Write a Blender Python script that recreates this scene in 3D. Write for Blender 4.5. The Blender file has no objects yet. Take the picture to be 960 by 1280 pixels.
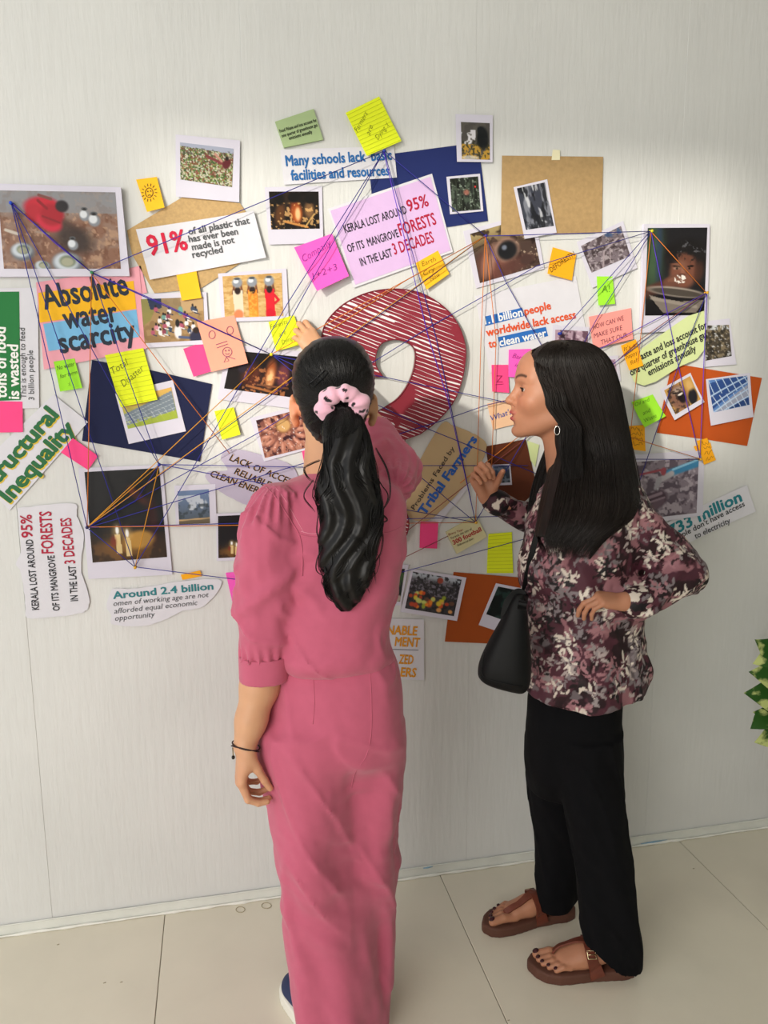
import bpy, bmesh, math, random
import numpy as np
from mathutils import Vector, Matrix
from mathutils.bvhtree import BVHTree
random.seed(7); RNG = np.random.default_rng(7)
S = bpy.context.scene
COL = S.collection

# ------------------------------------------------------------------ camera
F, CX, CY = 970.0, 480.0, 640.0
CAMH, WD = 1.47, 2.05                    # eye height, distance to the photo wall (plane y = 0)
PITCH, YAW, ROLL = math.radians(9.62), math.radians(12.03), math.radians(-0.39)
FW = np.array([math.sin(YAW)*math.cos(PITCH), math.cos(YAW)*math.cos(PITCH), -math.sin(PITCH)])
_r = np.array([math.cos(YAW), -math.sin(YAW), 0.0]); _u = np.cross(_r, FW)
RT = math.cos(ROLL)*_r + math.sin(ROLL)*_u
UP = -math.sin(ROLL)*_r + math.cos(ROLL)*_u
CAM = np.array([0.0, -WD, CAMH])
cam = bpy.data.objects.new('camera', bpy.data.cameras.new('camera')); COL.objects.link(cam)
cam.data.sensor_fit = 'HORIZONTAL'; cam.data.sensor_width = 36; cam.data.lens = F/960*36
cam.data.clip_start = 0.05
cam.matrix_world = Matrix(((RT[0], UP[0], -FW[0], CAM[0]), (RT[1], UP[1], -FW[1], CAM[1]),
                           (RT[2], UP[2], -FW[2], CAM[2]), (0, 0, 0, 1)))
S.camera = cam

# ------------------------------------------------------------------ world, sun, lamps, exposure
S.view_settings.view_transform = 'Standard'; S.view_settings.look = 'None'
S.view_settings.gamma = 1; S.view_settings.use_curve_mapping = False
S.view_settings.exposure = 0.46
W = bpy.data.worlds.new('world'); S.world = W; W.use_nodes = True
W.node_tree.nodes['Background'].inputs[0].default_value = (0.93, 0.97, 1.0, 1)
W.node_tree.nodes['Background'].inputs[1].default_value = 0.70
SUND = np.array([0.9, 1.0, -0.36]); SUND /= np.linalg.norm(SUND)
sl = bpy.data.lights.new('sun', 'SUN'); sl.energy = 1.75; sl.angle = math.radians(1.6); sl.color = (1, 0.93, 0.80)
so = bpy.data.objects.new('sun', sl); COL.objects.link(so)
so.rotation_euler = Vector(SUND).to_track_quat('-Z', 'Y').to_euler(); so.location = (-4, -6, 5)
def area(name, loc, target, sx, sy, power, color):
    l = bpy.data.lights.new(name, 'AREA'); l.shape = 'RECTANGLE'; l.size = sx; l.size_y = sy; l.energy = power; l.color = color
    o = bpy.data.objects.new(name, l); COL.objects.link(o); o.location = loc
    o.rotation_euler = (Vector(target)-Vector(loc)).to_track_quat('-Z', 'Y').to_euler(); return o
area('soft_fill', (-2.4, -3.6, 1.7), (0.6, 0, 1.0), 2.6, 2.4, 74, (1.0, 0.955, 0.89))  # added soft fill lamp behind the camera, not placed at any window

# ------------------------------------------------------------------ helpers
def lin(c):
    if isinstance(c, str):
        c = c.lstrip('#'); c = [int(c[i:i+2], 16)/255 for i in (0, 2, 4)]
    c = np.asarray(c, float)
    return np.where(c <= 0.04045, c/12.92, ((c+0.055)/1.055)**2.4)
def ray(px, py):
    d = FW + (px-CX)/F*RT - (py-CY)/F*UP
    return d
def P(px, py, Y):                        # world point seen at a pixel, at distance Y in front of the camera along the wall normal
    d = ray(px, py); return CAM + d*(Y/d[1])
def WP(px, py, off=0.0): return P(px, py, WD-off)
def mpp(px, py, Y):                      # metres per pixel there
    d = ray(px, py); return (Y/d[1])/F
def hash3(i, j, k, s=0):
    h = (i.astype(np.int64)*374761393 + j.astype(np.int64)*668265263 + k.astype(np.int64)*2147483647 + s*974711) & 0xffffffff
    h = ((h ^ (h >> 13))*1274126177) & 0xffffffff
    h = h ^ (h >> 16)
    return (h & 0xffff)/65535.0
def vn(x, y, z=None, s=0):
    x = np.asarray(x, float); y = np.asarray(y, float); z = np.zeros_like(x) if z is None else np.asarray(z, float)
    i, j, k = np.floor(x), np.floor(y), np.floor(z); a, b, c = x-i, y-j, z-k
    a = a*a*(3-2*a); b = b*b*(3-2*b); c = c*c*(3-2*c); r = 0
    for di in (0, 1):
        for dj in (0, 1):
            for dk in (0, 1):
                w = (a if di else 1-a)*(b if dj else 1-b)*(c if dk else 1-c)
                r = r + w*hash3(i+di, j+dj, k+dk, s)
    return r
def fbm(x, y, z=None, s=0, o=3):
    r, a, t = 0, 1, 0
    for q in range(o):
        f = 2**q; r = r + a*vn(np.asarray(x)*f, np.asarray(y)*f, None if z is None else np.asarray(z)*f, s+q*17); t += a; a *= .5
    return r/t
def smooth(a, b, x):
    t = np.clip((x-a)/(b-a), 0, 1); return t*t*(3-2*t)

_mats = {}
def mat(name, col, rough=.6, bump=None, var=0.0, spec=.4, metal=0, vcol=False, sheen=0, sss=0, coat=0, vscale=18):
    if name in _mats: return _mats[name]
    m = bpy.data.materials.new(name); m.use_nodes = True; nt = m.node_tree; N = nt.nodes; L = nt.links
    b = N['Principled BSDF']; b.inputs['Roughness'].default_value = rough; b.inputs['Metallic'].default_value = metal
    b.inputs['Specular IOR Level'].default_value = spec
    if sheen: b.inputs['Sheen Weight'].default_value = sheen
    if coat: b.inputs['Coat Weight'].default_value = coat
    if sss:
        b.inputs['Subsurface Weight'].default_value = sss; b.inputs['Subsurface Radius'].default_value = (.012, .005, .003); b.inputs['Subsurface Scale'].default_value = 1
    c = lin(col) if col is not None else np.array([.5]*3)
    tc = N.new('ShaderNodeTexCoord')
    if vcol:
        a = N.new('ShaderNodeAttribute'); a.attribute_name = 'Col'; L.new(a.outputs['Color'], b.inputs['Base Color'])
    else:
        nz = N.new('ShaderNodeTexNoise'); nz.inputs['Scale'].default_value = vscale; nz.inputs['Detail'].default_value = 4
        L.new(tc.outputs['Object'], nz.inputs['Vector'])
        r = N.new('ShaderNodeValToRGB'); L.new(nz.outputs['Fac'], r.inputs['Fac']); L.new(r.outputs['Color'], b.inputs['Base Color'])
        r.color_ramp.elements[0].position = .3; r.color_ramp.elements[1].position = .7
        r.color_ramp.elements[0].color = (*(c*(1-var)), 1); r.color_ramp.elements[1].color = (*np.minimum(c*(1+var), 1), 1)
    if bump:
        mp = N.new('ShaderNodeMapping'); L.new(tc.outputs['Object'], mp.inputs['Vector'])
        mp.inputs['Scale'].default_value = bump[0]
        n2 = N.new('ShaderNodeTexNoise'); n2.inputs['Scale'].default_value = 1; n2.inputs['Detail'].default_value = bump[3] if len(bump) > 3 else 3
        L.new(mp.outputs['Vector'], n2.inputs['Vector'])
        bp = N.new('ShaderNodeBump'); bp.inputs['Strength'].default_value = bump[1]; bp.inputs['Distance'].default_value = bump[2]
        L.new(n2.outputs['Fac'], bp.inputs['Height']); L.new(bp.outputs['Normal'], b.inputs['Normal'])
    _mats[name] = m; return m

def tag(o, label=None, cat=None, group=None, kind=None):
    if label: o['label'] = label
    if cat: o['category'] = cat
    if group: o['group'] = group
    if kind: o['kind'] = kind
    return o
def mesh(name, v, f, m=None, parent=None, sm=False, vc=None):
    me = bpy.data.meshes.new(name)
    if isinstance(f, np.ndarray):
        v = np.asarray(v, np.float32); n = len(v); k = f.shape[1]
        me.vertices.add(n); me.vertices.foreach_set('co', v.ravel())
        me.loops.add(f.size); me.loops.foreach_set('vertex_index', f.ravel().astype(np.int32))
        me.polygons.add(len(f)); me.polygons.foreach_set('loop_start', np.arange(0, f.size, k, dtype=np.int32))
        me.update(calc_edges=True); me.validate()
    else:
        me.from_pydata([tuple(map(float, p)) for p in v], [], [tuple(map(int, q)) for q in f]); me.update()
    if sm: me.polygons.foreach_set('use_smooth', np.ones(len(me.polygons), bool))
    if vc is not None:
        a = me.color_attributes.new('Col', 'FLOAT_COLOR', 'POINT')
        c = np.ones((len(me.vertices), 4), np.float32); c[:, :3] = vc; a.data.foreach_set('color', c.ravel())
    if m: me.materials.append(m)
    o = bpy.data.objects.new(name, me); COL.objects.link(o)
    if parent: o.parent = parent
    return o
def empty(name, loc, label, cat, group=None):
    o = bpy.data.objects.new(name, None); COL.objects.link(o); o.location = loc; o.empty_display_size = .05
    return tag(o, label, cat, group)
def child_keep(o, parent):               # parent without moving
    o.parent = parent; o.matrix_parent_inverse = Matrix.Translation(-Vector(parent.location)) if parent.type == 'EMPTY' else Matrix.Identity(4)
    return o
def boxv(x0, x1, y0, y1, z0, z1):
    v = [(x, y, z) for z in (z0, z1) for y in (y0, y1) for x in (x0, x1)]
    f = [(0, 2, 3, 1), (4, 5, 7, 6), (0, 1, 5, 4), (2, 6, 7, 3), (0, 4, 6, 2), (1, 3, 7, 5)]
    return v, f
def box(name, x0, x1, y0, y1, z0, z1, m, parent=None, bev=0):
    v, f = boxv(x0, x1, y0, y1, z0, z1); o = mesh(name, v, f, m, parent)
    if bev:
        b = o.modifiers.new('b', 'BEVEL'); b.width = bev; b.segments = 2
    return o
def tube_data(pts, r, n=6, closed=False, cap=True):
    pts = np.asarray(pts, float); k = len(pts); r = np.broadcast_to(r, (k,))
    T = np.gradient(pts, axis=0) if not closed else np.roll(pts, -1, 0)-np.roll(pts, 1, 0)
    T /= np.linalg.norm(T, axis=1)[:, None]+1e-12
    a = np.array([0, 0, 1.0]) if abs(T[0][2]) < .9 else np.array([1.0, 0, 0])
    U = np.zeros_like(pts); u = np.cross(T[0], a); u /= np.linalg.norm(u)
    for i in range(k):
        u = u-T[i]*(u@T[i]); u /= np.linalg.norm(u)+1e-12; U[i] = u
    V = np.cross(T, U); th = np.arange(n)*2*math.pi/n
    ring = U[:, None]*np.cos(th)[None, :, None]+V[:, None]*np.sin(th)[None, :, None]
    v = (pts[:, None]+ring*r[:, None, None]).reshape(-1, 3)
    f = []
    for i in range(k if closed else k-1):
        for j in range(n):
            a0, b0 = i*n+j, i*n+(j+1) % n; a1, b1 = ((i+1) % k)*n+j, ((i+1) % k)*n+(j+1) % n
            f.append((a0, b0, b1, a1))
    if cap and not closed:
        f.append(tuple(range(n))[::-1]); f.append(tuple((k-1)*n+j for j in range(n)))
    return v, f
def tube(name, pts, r, m, parent=None, n=6, closed=False):
    v, f = tube_data(pts, r, n, closed); return mesh(name, v, f, m, parent, True)
def spline(pts, n=8):
    p = np.asarray(pts, float); p = np.vstack([2*p[0]-p[1], p, 2*p[-1]-p[-2]]); out = []
    for i in range(1, len(p)-2):
        t = np.arange(n)[:, None]/n
        out.append(.5*((2*p[i])+(-p[i-1]+p[i+1])*t+(2*p[i-1]-5*p[i]+4*p[i+1]-p[i+2])*t**2+(-p[i-1]+3*p[i]-3*p[i+1]+p[i+2])*t**3))
    out.append(p[-2][None]); return np.vstack(out)
def merge(parts):
    V, Fc, o = [], [], 0
    for v, f in parts:
        v = np.asarray(v, float); V.append(v); Fc += [tuple(i+o for i in q) for q in f]; o += len(v)
    return np.vstack(V), Fc

# ------------------------------------------------------------------ the room
wallmat = mat('painted_plywood', '#dcdddc', .55, ((60, 60, 8), .36, .004, 4), .05, vscale=2.2)
wm2 = mat('back_wall_paint', '#dcdcd6', .7, var=.02)
tilemat = mat('cream_floor_tile', '#e3dccb', .16, ((3, 3, 3), .03, .002), .035, vscale=5, spec=.5)
wf = box('wall_front', -2.6, 4.2, .021, .12, -.02, 4.0, wm2); tag(wf, kind='structure')
seams = [-2.6] + [WP(*p)[0] for p in ((46, 925), (318, 555), (590, 515), (835, 515))] + [4.2]
for i in range(5):
    a, b = seams[i], seams[i+1]; t = (0, .0010, 0, .0006, 0)[i]
    o = box('wall_panel', a, b, t, .022, 0, 4.0, wallmat, wf, .0007)
grout = mat('tile_grout', '#8d8777', .9)
fl = box('floor', -2.6, 4.2, -5.2, .12, -.04, -.0025, grout); tag(fl, kind='structure')
tx0 = P(549.1, 1093, WD)[0]
tv, tf = boxv(.0011, .7989, .0011, .7989, -.012, 0); tile0 = mesh('floor_tile', tv, tf, tilemat, fl)
b = tile0.modifiers.new('b', 'BEVEL'); b.width = .0009; b.segments = 1
first = True
for j in range(6):
    for i in range(-3, 5):
        o = tile0 if first else tile0.copy()
        if not first: COL.objects.link(o)
        first = False
        o.location = (tx0+i*.8, -.8*(j+1), 0)
# skirting with ragged sealant
sk = mat('skirting_paint', '#e2e4de', .4, ((60, 60, 60), .3, .002), .04)
bb = box('baseboard_front', -2.6, 4.2, -.004, .0, 0, .031, sk); tag(bb, kind='structure')
xs = np.arange(-1.2, 2.6, .006)
pt = np.c_[xs, -.0055+0*xs, .032+.0012*fbm(xs*9, xs*0, s=3)]
tube('top_bead', pt, .0016+.002*fbm(xs*14, xs*0, s=5)**2, sk, bb, 5)
pt = np.c_[xs, -.0065-.004*fbm(xs*22, xs*0, s=8), .0035+0*xs]
sealant = mat('white_sealant', '#f1f1ea', .35)
tube('sealant_bead', pt, .0022+.0062*fbm(xs*26, xs*0, s=12)**2, sealant, bb, 5)
blue = mat('blue_paint_stain', '#8fb4cf', .4)
for (p, q) in (((801, 1055), (834, 1050)), ((529, 1085.5), (541, 1083))):
    a, c = P(*p, WD-.006), P(*q, WD-.006); a[2] = max(a[2], .004); c[2] = max(c[2], .004)
    tube('paint_stain', [a, (a+c)/2+np.array([0, -.001, .001]), c], [.001, .003, .0012], blue, bb)
# two ring stains and specks on the floor by the wall
stain = mat('ring_stain', '#a79c80', .5); ringo = []
def floorp(px, py, z=0.0005):
    d = ray(px, py); return CAM+d*((CAMH-z)/-d[2])
for (px, py, rx, ry) in ((300.5, 1137, 5.5, 3.6), (333, 1132, 6, 3.6)):
    pts = [floorp(px+rx*math.cos(t), py+ry*math.sin(t)) for t in np.linspace(0, 2*math.pi, 25)[:-1]]
    o = tube('ring_stain', pts, .0012, stain, fl, 4, True)
for (px, py) in ((71, 1181), (150, 1228), (129, 1229), (355, 1150), (634, 1276), (866, 1086)):
    c = floorp(px, py); o = tube('dirt_speck', [c, c+np.array([.006, .001, 0])], .0012, stain, fl, 4)
# back wall: daylight comes through its window
zc0, zc1 = WP(500, 585)[2], WP(500, 178)[2]; xc0, xc1 = WP(140, 350)[0], WP(925, 450)[0]
YB = -4.6; k = -YB/SUND[1]
wx0, wx1 = xc0-SUND[0]*k, xc1-SUND[0]*k; wz0, wz1 = zc0-SUND[2]*k, zc1-SUND[2]*k
print('window', wx0, wx1, wz0, wz1)
H = max(4.0, wz1+.25)
parts = [boxv(wx0-3.2, wx0, YB-.12, YB, 0, 5.8), boxv(wx1, 4.2, YB-.12, YB, 0, 5.8), boxv(wx0, wx1, YB-.12, YB, 0, wz0), boxv(wx0, wx1, YB-.12, YB, wz1, 5.8)]
o = mesh('wall_back', *merge(parts), wm2); tag(o, kind='structure')
tag(box('ceiling', -2.6, 4.3, YB-.12, .12, H, H+.1, wm2), kind='structure')
tag(box('wall_right', 4.2, 4.3, YB-.12, .12, 0, H, wm2), kind='structure')
wfm = mat('window_frame_paint', '#f0f0ec', .4)
fr = [boxv(wx0-.05, wx0, YB-.06, YB+.02, wz0-.05, wz1+.05), boxv(wx1, wx1+.05, YB-.06, YB+.02, wz0-.05, wz1+.05),
      boxv(wx0, wx1, YB-.06, YB+.02, wz0-.05, wz0), boxv(wx0, wx1, YB-.06, YB+.02, wz1, wz1+.05)]
o = mesh('window_1', *merge(fr), wfm); tag(o, kind='structure')
# ------------------------------------------------------------------ the pinned papers
def paper_mat(name, col, rough=.75): return mat(name, col, rough, ((240, 240, 240), .12, .0006), .02, spec=.25, vscale=30)
PM = dict(white=paper_mat('white_paper', '#dedde6'), glossw=mat('photo_border', '#d9d6e6', .38, var=.01), kraft=mat('kraft_paper', '#c3a271', .85, ((300, 300, 1500), .4, .0008), .1, vscale=160),
          burlap=mat('burlap_board', '#b39467', .9, ((1400, 1400, 300), .5, .001), .09, vscale=90), yellow=paper_mat('yellow_note', '#ffc32c'),
          neon=paper_mat('neon_yellow_note', '#eaf62b'), green=paper_mat('neon_green_note', '#a5f03a'), pink=paper_mat('hot_pink_note', '#ff4f90'),
          magenta=paper_mat('magenta_note', '#ff63c9'), salmon=paper_mat('salmon_note', '#ffa88f'), coral=paper_mat('coral_note', '#ff9f98'), orange=paper_mat('orange_note', '#ffb321'), navy=paper_mat('navy_card', '#1b2145'), blue=paper_mat('blue_card', '#232f69'),
          lilac=paper_mat('lilac_paper', '#dcbbe8'), rust=paper_mat('rust_card', '#c2561f', .85), brownc=paper_mat('brown_card', '#a9501f', .85), darkbrown=paper_mat('dark_brown_card', '#5e2f1c'),
          sage=paper_mat('sage_card', '#a9bf8e'), lime=paper_mat('pale_green_paper', '#d6e3a6'), greenp=paper_mat('green_print', '#2f7d45'), lav=paper_mat('grey_lavender_paper', '#bfb6cc'),
          beige=paper_mat('beige_paper', '#c9ae86'), cream=paper_mat('cream_card', '#ddd6a8'), peach=paper_mat('peach_paper', '#f3c7a2'), ppink=paper_mat('pale_pink_paper', '#f2a9b8'),
          sky=paper_mat('sky_blue_print', '#7dbde8'), gold=paper_mat('golden_print', '#fbbf2a'), tape=mat('tape_strip', '#efe9c6', .3))
INK = {}
def ink(c, rough=.6):
    if c not in INK: INK[c] = mat('ink_'+c.strip('#'), c, rough)
    return INK[c]
class Item: pass
def quad_item(name, label, cat, c, m, layer, curl=0.0, lift=0.0, thick=.0004, group=None, n=8, off=None, side=None):
    """a sheet pinned to the wall: corners TL, TR, BR, BL"""
    it = Item(); it.off0 = (.0022+.0014*layer if off is None else off); it.curl = curl; it.lift = lift
    it.Q = [WP(x, y, it.off0)[[0, 2]] for x, y in c]; it.px = c
    TL, TR, BR, BL = it.Q
    it.e = np.array([(TR-TL+BR-BL)/2, (BL-TL+BR-TR)/2]).T; it.o = (TL+TR+BR+BL)/4-it.e@np.array([.5, .5]); it.inv = np.linalg.inv(it.e)
    ph = random.random()*6
    def off(xz):
        uv = (xz-it.o)@it.inv.T; u, v = uv[..., 0], np.clip(uv[..., 1], 0, 1.2)
        return it.off0+it.curl*np.clip(v, 0, 1.1)**2.2*(1+.35*np.sin(ph)*(u-.5))+it.lift*np.clip(np.abs(u-.5)*2, 0, 1.1)**3
    it.offf = off
    g = np.linspace(0, 1, n+1); U, V = np.meshgrid(g, g); U = U.ravel(); V = V.ravel()
    xz = ((1-U)*(1-V))[:, None]*TL+(U*(1-V))[:, None]*TR+(U*V)[:, None]*BR+((1-U)*V)[:, None]*BL
    of = off(xz); fr = np.c_[xz[:, 0], -of, xz[:, 1]]; bk = np.c_[xz[:, 0], -of+thick if thick < .003 else -np.maximum(of-thick, 0), xz[:, 1]]
    N = n+1; f = []
    for j in range(n):
        for i in range(n):
            a = j*N+i; f.append((a, a+N, a+N+1, a+1)); b = a+N*N; f.append((b, b+1, b+N+1, b+N))
    rim = [i for i in range(N)]+[j*N+n for j in range(1, N)]+[n*N+i for i in range(n-1, -1, -1)]+[j*N for j in range(n-1, 0, -1)]
    for a, b in zip(rim, rim[1:]+rim[:1]): f.append((a, b, b+N*N, a+N*N))
    it.ob = mesh(name, np.vstack([fr, bk]), f, m)
    tag(it.ob, label, cat, group); return it
def poly_item(name, label, cat, pts, m, layer, thick=.0004, group=None, off=None, wob=0.0, white_edge=None):
    it = Item(); it.off0 = (.0022+.0014*layer if off is None else off)
    if wob:
        q = spline(list(pts)+[pts[0]], 5)[:-1]; q = q+RNG.normal(0, wob, q.shape); pts = [tuple(p) for p in q]
    xz = np.array([WP(x, y, it.off0)[[0, 2]] for x, y in pts]); it.offf = lambda p: it.off0+np.zeros(p.shape[:-1])
    n = len(xz); fr = np.c_[xz[:, 0], np.full(n, -it.off0), xz[:, 1]]; bk = fr+np.array([0, thick, 0])
    area2 = sum(xz[i][0]*xz[(i+1) % n][1]-xz[(i+1) % n][0]*xz[i][1] for i in range(n))
    idx = list(range(n)) if area2 > 0 else list(range(n))[::-1]
    f = [tuple(idx), tuple(i+n for i in idx[::-1])]+[(i, i+n, (i+1) % n+n, (i+1) % n) for i in range(n)]
    it.ob = mesh(name, np.vstack([fr, bk]), f, m); tag(it.ob, label, cat, group); return it
def on(it, pxs, dz=.0004):
    xz = np.array([WP(x, y, it.off0)[[0, 2]] for x, y in pxs]); o = it.offf(xz)+dz
    return np.c_[xz[:, 0], -o, xz[:, 1]]
_fc = {}
def text_geo(s, bold, shear):
    key = (s, bold, shear)
    if key in _fc: return _fc[key]
    cu = bpy.data.curves.new('t', 'FONT'); cu.body = s; cu.size = 1; cu.offset = min(bold, 0); cu.shear = shear; cu.resolution_u = 2
    ob = bpy.data.objects.new('t', cu); me = ob.to_mesh()
    v = np.array([x.co[:2] for x in me.vertices]); f = [tuple(p.vertices) for p in me.polygons]; ob.to_mesh_clear()
    bpy.data.objects.remove(ob); bpy.data.curves.remove(cu)
    if bold > .003:                       # heavier weight: the outline printed several times, slightly shifted
        d = bold*.95; n0 = len(v); sh = [(0, 0), (d, 0), (-d, 0), (0, d*.8), (0, -d*.8), (d*.7, d*.6), (-d*.7, -d*.6), (d*.7, -d*.6), (-d*.7, d*.6)]
        f = [tuple(i+k*n0 for i in q) for k in range(len(sh)) for q in f]; v = np.vstack([v+np.array(s_) for s_ in sh])
    x0, x1 = v[:, 0].min(), v[:, 0].max(); v[:, 0] = (v[:, 0]-x0)/(x1-x0); v[:, 1] /= .72
    _fc[key] = (v, f); return v, f
def text(it, s, p0, p1, h, col, bold=.0, shear=0, dz=.0011, name='lettering', label=None, rough=.6):
    v, f = text_geo(s, bold, shear)
    A = WP(*p0, it.off0)[[0, 2]]; B = WP(*p1, it.off0)[[0, 2]]
    ex = B-A; up = np.array([-ex[1], ex[0]])/np.linalg.norm(ex)*h*mpp(*p0, WD)
    xz = A+v[:, :1]*ex+v[:, 1:]*up
    o = it.offf(xz)+dz+(np.arange(len(v))//(len(v)//9)*3.5e-5 if bold > .003 else 0)
    ob = mesh(name, np.c_[xz[:, 0], -o, xz[:, 1]], f, ink(col, rough), it.ob)
    if label: ob['label'] = label
    return ob
def strokes(it, lines, w, col, name='pen_drawing', dz=.0010):
    parts = []
    for L in lines:
        q = on(it, L, dz); 
        d = np.gradient(q, axis=0); nrm = np.c_[-d[:, 2], np.zeros(len(d)), d[:, 0]]; nrm /= np.linalg.norm(nrm, axis=1)[:, None]+1e-9
        hw = w*.5*mpp(480, 400, WD); v = np.vstack([q+nrm*hw, q-nrm*hw]); k = len(q)
        parts.append((v, [(i, i+1, i+1+k, i+k) for i in range(k-1)]))
    return mesh(name, *merge(parts), ink(col), it.ob)
def circ(cx, cy, r, ry=None, a0=0, a1=6.2832, n=18):
    return [(cx+r*math.cos(t), cy+(ry or r)*math.sin(t)) for t in np.linspace(a0, a1, n)]
def patch(it, c, m, name='printed_panel', dz=.0007, n=6):
    TL, TR, BR, BL = [np.array(p, float) for p in c]; g = np.linspace(0, 1, n+1)
    px = [((1-u)*(1-v))*TL+(u*(1-v))*TR+(u*v)*BR+((1-u)*v)*BL for v in g for u in g]
    q = on(it, px, dz); N = n+1
    return mesh(name, q, [(j*N+i, (j+1)*N+i, (j+1)*N+i+1, j*N+i+1) for j in range(n) for i in range(n)], m, it.ob)
# small painter for the printed photographs (colours per vertex of a fine grid)
class Cv:
    def __init__(s, w, h, bg='#808080'):
        globals()['c'] = s               # the canvas being painted
        s.w, s.h = w, h; y, x = np.mgrid[0:h, 0:w]; s.x = (x/(w-1)); s.y = (y/(h-1)); s.a = w/h
        s.c = np.zeros((h, w, 3))+s.col(bg)
    def col(s, c): c = c.lstrip('#'); return np.array([int(c[i:i+2], 16)/255 for i in (0, 2, 4)])
    def put(s, m, c, k=1): s.c = s.c*(1-(m*k)[..., None])+(c if isinstance(c, np.ndarray) and c.ndim == 3 else s.col(c))*(m*k)[..., None]; return s
    def grad(s, c1, c2, y0=0, y1=1):
        t = smooth(y0, y1, s.y)[..., None]; s.c = s.col(c1)*(1-t)+s.col(c2)*t; return s
    def noise(s, c, f, lo=.5, hi=.65, k=1, seed=1, ay=1, m=1): return s.put(smooth(lo, hi, fbm(s.x*f*s.a, s.y*f*ay, s=seed))*m, c, k)
    def speck(s, cols, f, seed=1, m=1, k=.9, lo=.0):
        x, y = s.x*f*s.a, s.y*f; r = hash3(np.floor(x+.5*(np.floor(y) % 2)), np.floor(y), np.floor(x*0), seed); q = hash3(np.floor(x+.5*(np.floor(y) % 2)), np.floor(y), np.floor(x*0), seed+9)
        for i, c in enumerate(cols): s.put(((r*len(cols)).astype(int) == i)*(q > lo)*m*1.0, c, k*.8)
        return s
    def ell(s, cx, cy, rx, ry, c, rot=0, soft=.25, k=1):
        dx, dy = (s.x-cx)*s.a, s.y-cy; cr, sr = math.cos(rot), math.sin(rot); u = (dx*cr+dy*sr)/(rx*s.a); v = (-dx*sr+dy*cr)/ry
        return s.put(1-smooth(1-soft, 1+soft, np.hypot(u, v)), c, k)
    def poly(s, pts, c, k=1):
        ins = np.zeros(s.x.shape, bool); n = len(pts)
        for i in range(n):
            (x0, y0), (x1, y1) = pts[i], pts[(i+1) % n]
            if y0 != y1: ins ^= ((y0 > s.y) != (y1 > s.y)) & (s.x < (x1-x0)*(s.y-y0)/(y1-y0)+x0)
        return s.put(ins*1.0, c, k)
    def line(s, p, q, w, c, k=1):
        px, py = (s.x-p[0])*s.a, s.y-p[1]; dx, dy = (q[0]-p[0])*s.a, q[1]-p[1]; t = np.clip((px*dx+py*dy)/(dx*dx+dy*dy), 0, 1)
        return s.put(1-smooth(w*.6, w*1.3, np.hypot(px-t*dx, py-t*dy)), c, k)
def print_photo(it, c, cv, dz=.0007):
    TL, TR, BR, BL = [np.array(p, float) for p in c]; w, h = cv.w, cv.h; U, V = cv.x.ravel()[:, None], cv.y.ravel()[:, None]
    A = [WP(x, y, it.off0)[[0, 2]] for x, y in c]
    xz = (1-U)*(1-V)*A[0]+U*(1-V)*A[1]+U*V*A[2]+(1-U)*V*A[3]
    o = it.offf(xz)+dz; j, i = np.mgrid[0:h-1, 0:w-1]; a = (j*w+i).ravel()
    f = np.c_[a, a+w, a+w+1, a+1]
    return mesh('photo_print', np.c_[xz[:, 0], -o, xz[:, 1]], f, mat('photo_gloss', None, .42, vcol=True, spec=.35), it.ob, vc=lin(np.clip(cv.c.reshape(-1, 3), 0, 1)))
WH = PM['white']; GL = PM['glossw']

# --- left group
it = quad_item('photo_board', 'large photo board of a red-clad person crouching among metal water pots, at the left edge', 'photo', [(-14, 229), (151, 234), (162, 345), (-6, 346)], GL, 0, off=.016, thick=.015)
c = Cv(168, 104).grad('#8f8f92', '#8a6350', .15, .42).noise('#9c8a80', 6, .45, .7, .5, 2).noise('#6e4632', 14, .5, .7, .6, 3).noise('#c09a80', 18, .6, .75, .7, 5, m=1)
c.put((c.y < .28)*1., '#8c8d93', .75).noise('#b89478', 9, .55, .7, .7, 9, m=(c.y > .45)*(c.x > .55)*1.)
c.ell(.62, .62, .16, .17, '#2c211f', .3, .5, .85).ell(.5, .42, .12, .1, '#3a2a26', .3, .5, .6)
c.ell(.36, .2, .15, .13, '#c51d33').ell(.29, .28, .07, .12, '#b81a2e').ell(.41, .4, .11, .11, '#cf2440', .35).ell(.44, .3, .1, .14, '#a81528').line((.33, .12), (.4, .22), .02, '#8d1020').line((.36, .32), (.5, .4), .015, '#8a0f20').ell(.53, .19, .055, .075, '#221d22').line((.34, .05), (.44, .1), .02, '#7c4a44')
for (x, y, r) in ((.72, .29, .045), (.8, .35, .052), (.6, .67, .045)):
    c.ell(x, y+.02, r, r*1.5, '#8a8f98').ell(x-.01, y, r*.7, r*1.1, '#dfe3ea').ell(x, y-.07, r*.6, r*.5, '#55595f').ell(x, y-.065, r*.35, r*.3, '#222222')
for (x, y, r) in ((.17, .78, .1), (.54, .93, .13), (.33, .98, .07)):
    c.ell(x, y, r, r*1.15, '#6f7782').ell(x-.01, y-.02, r*.82, r*.9, '#c9d2dc').ell(x+.005, y-.03, r*.55, r*.6, '#7b8672').ell(x, y-.02, r*.4, r*.42, '#a9aa92')
c.line((.04, .5), (.14, .55), .02, '#c9bfb4').line((.3, .52), (.4, .55), .015, '#a08a7c')
print_photo(it, [(-3, 238), (144, 240.5), (151, 336), (5, 336)], c)

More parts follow.
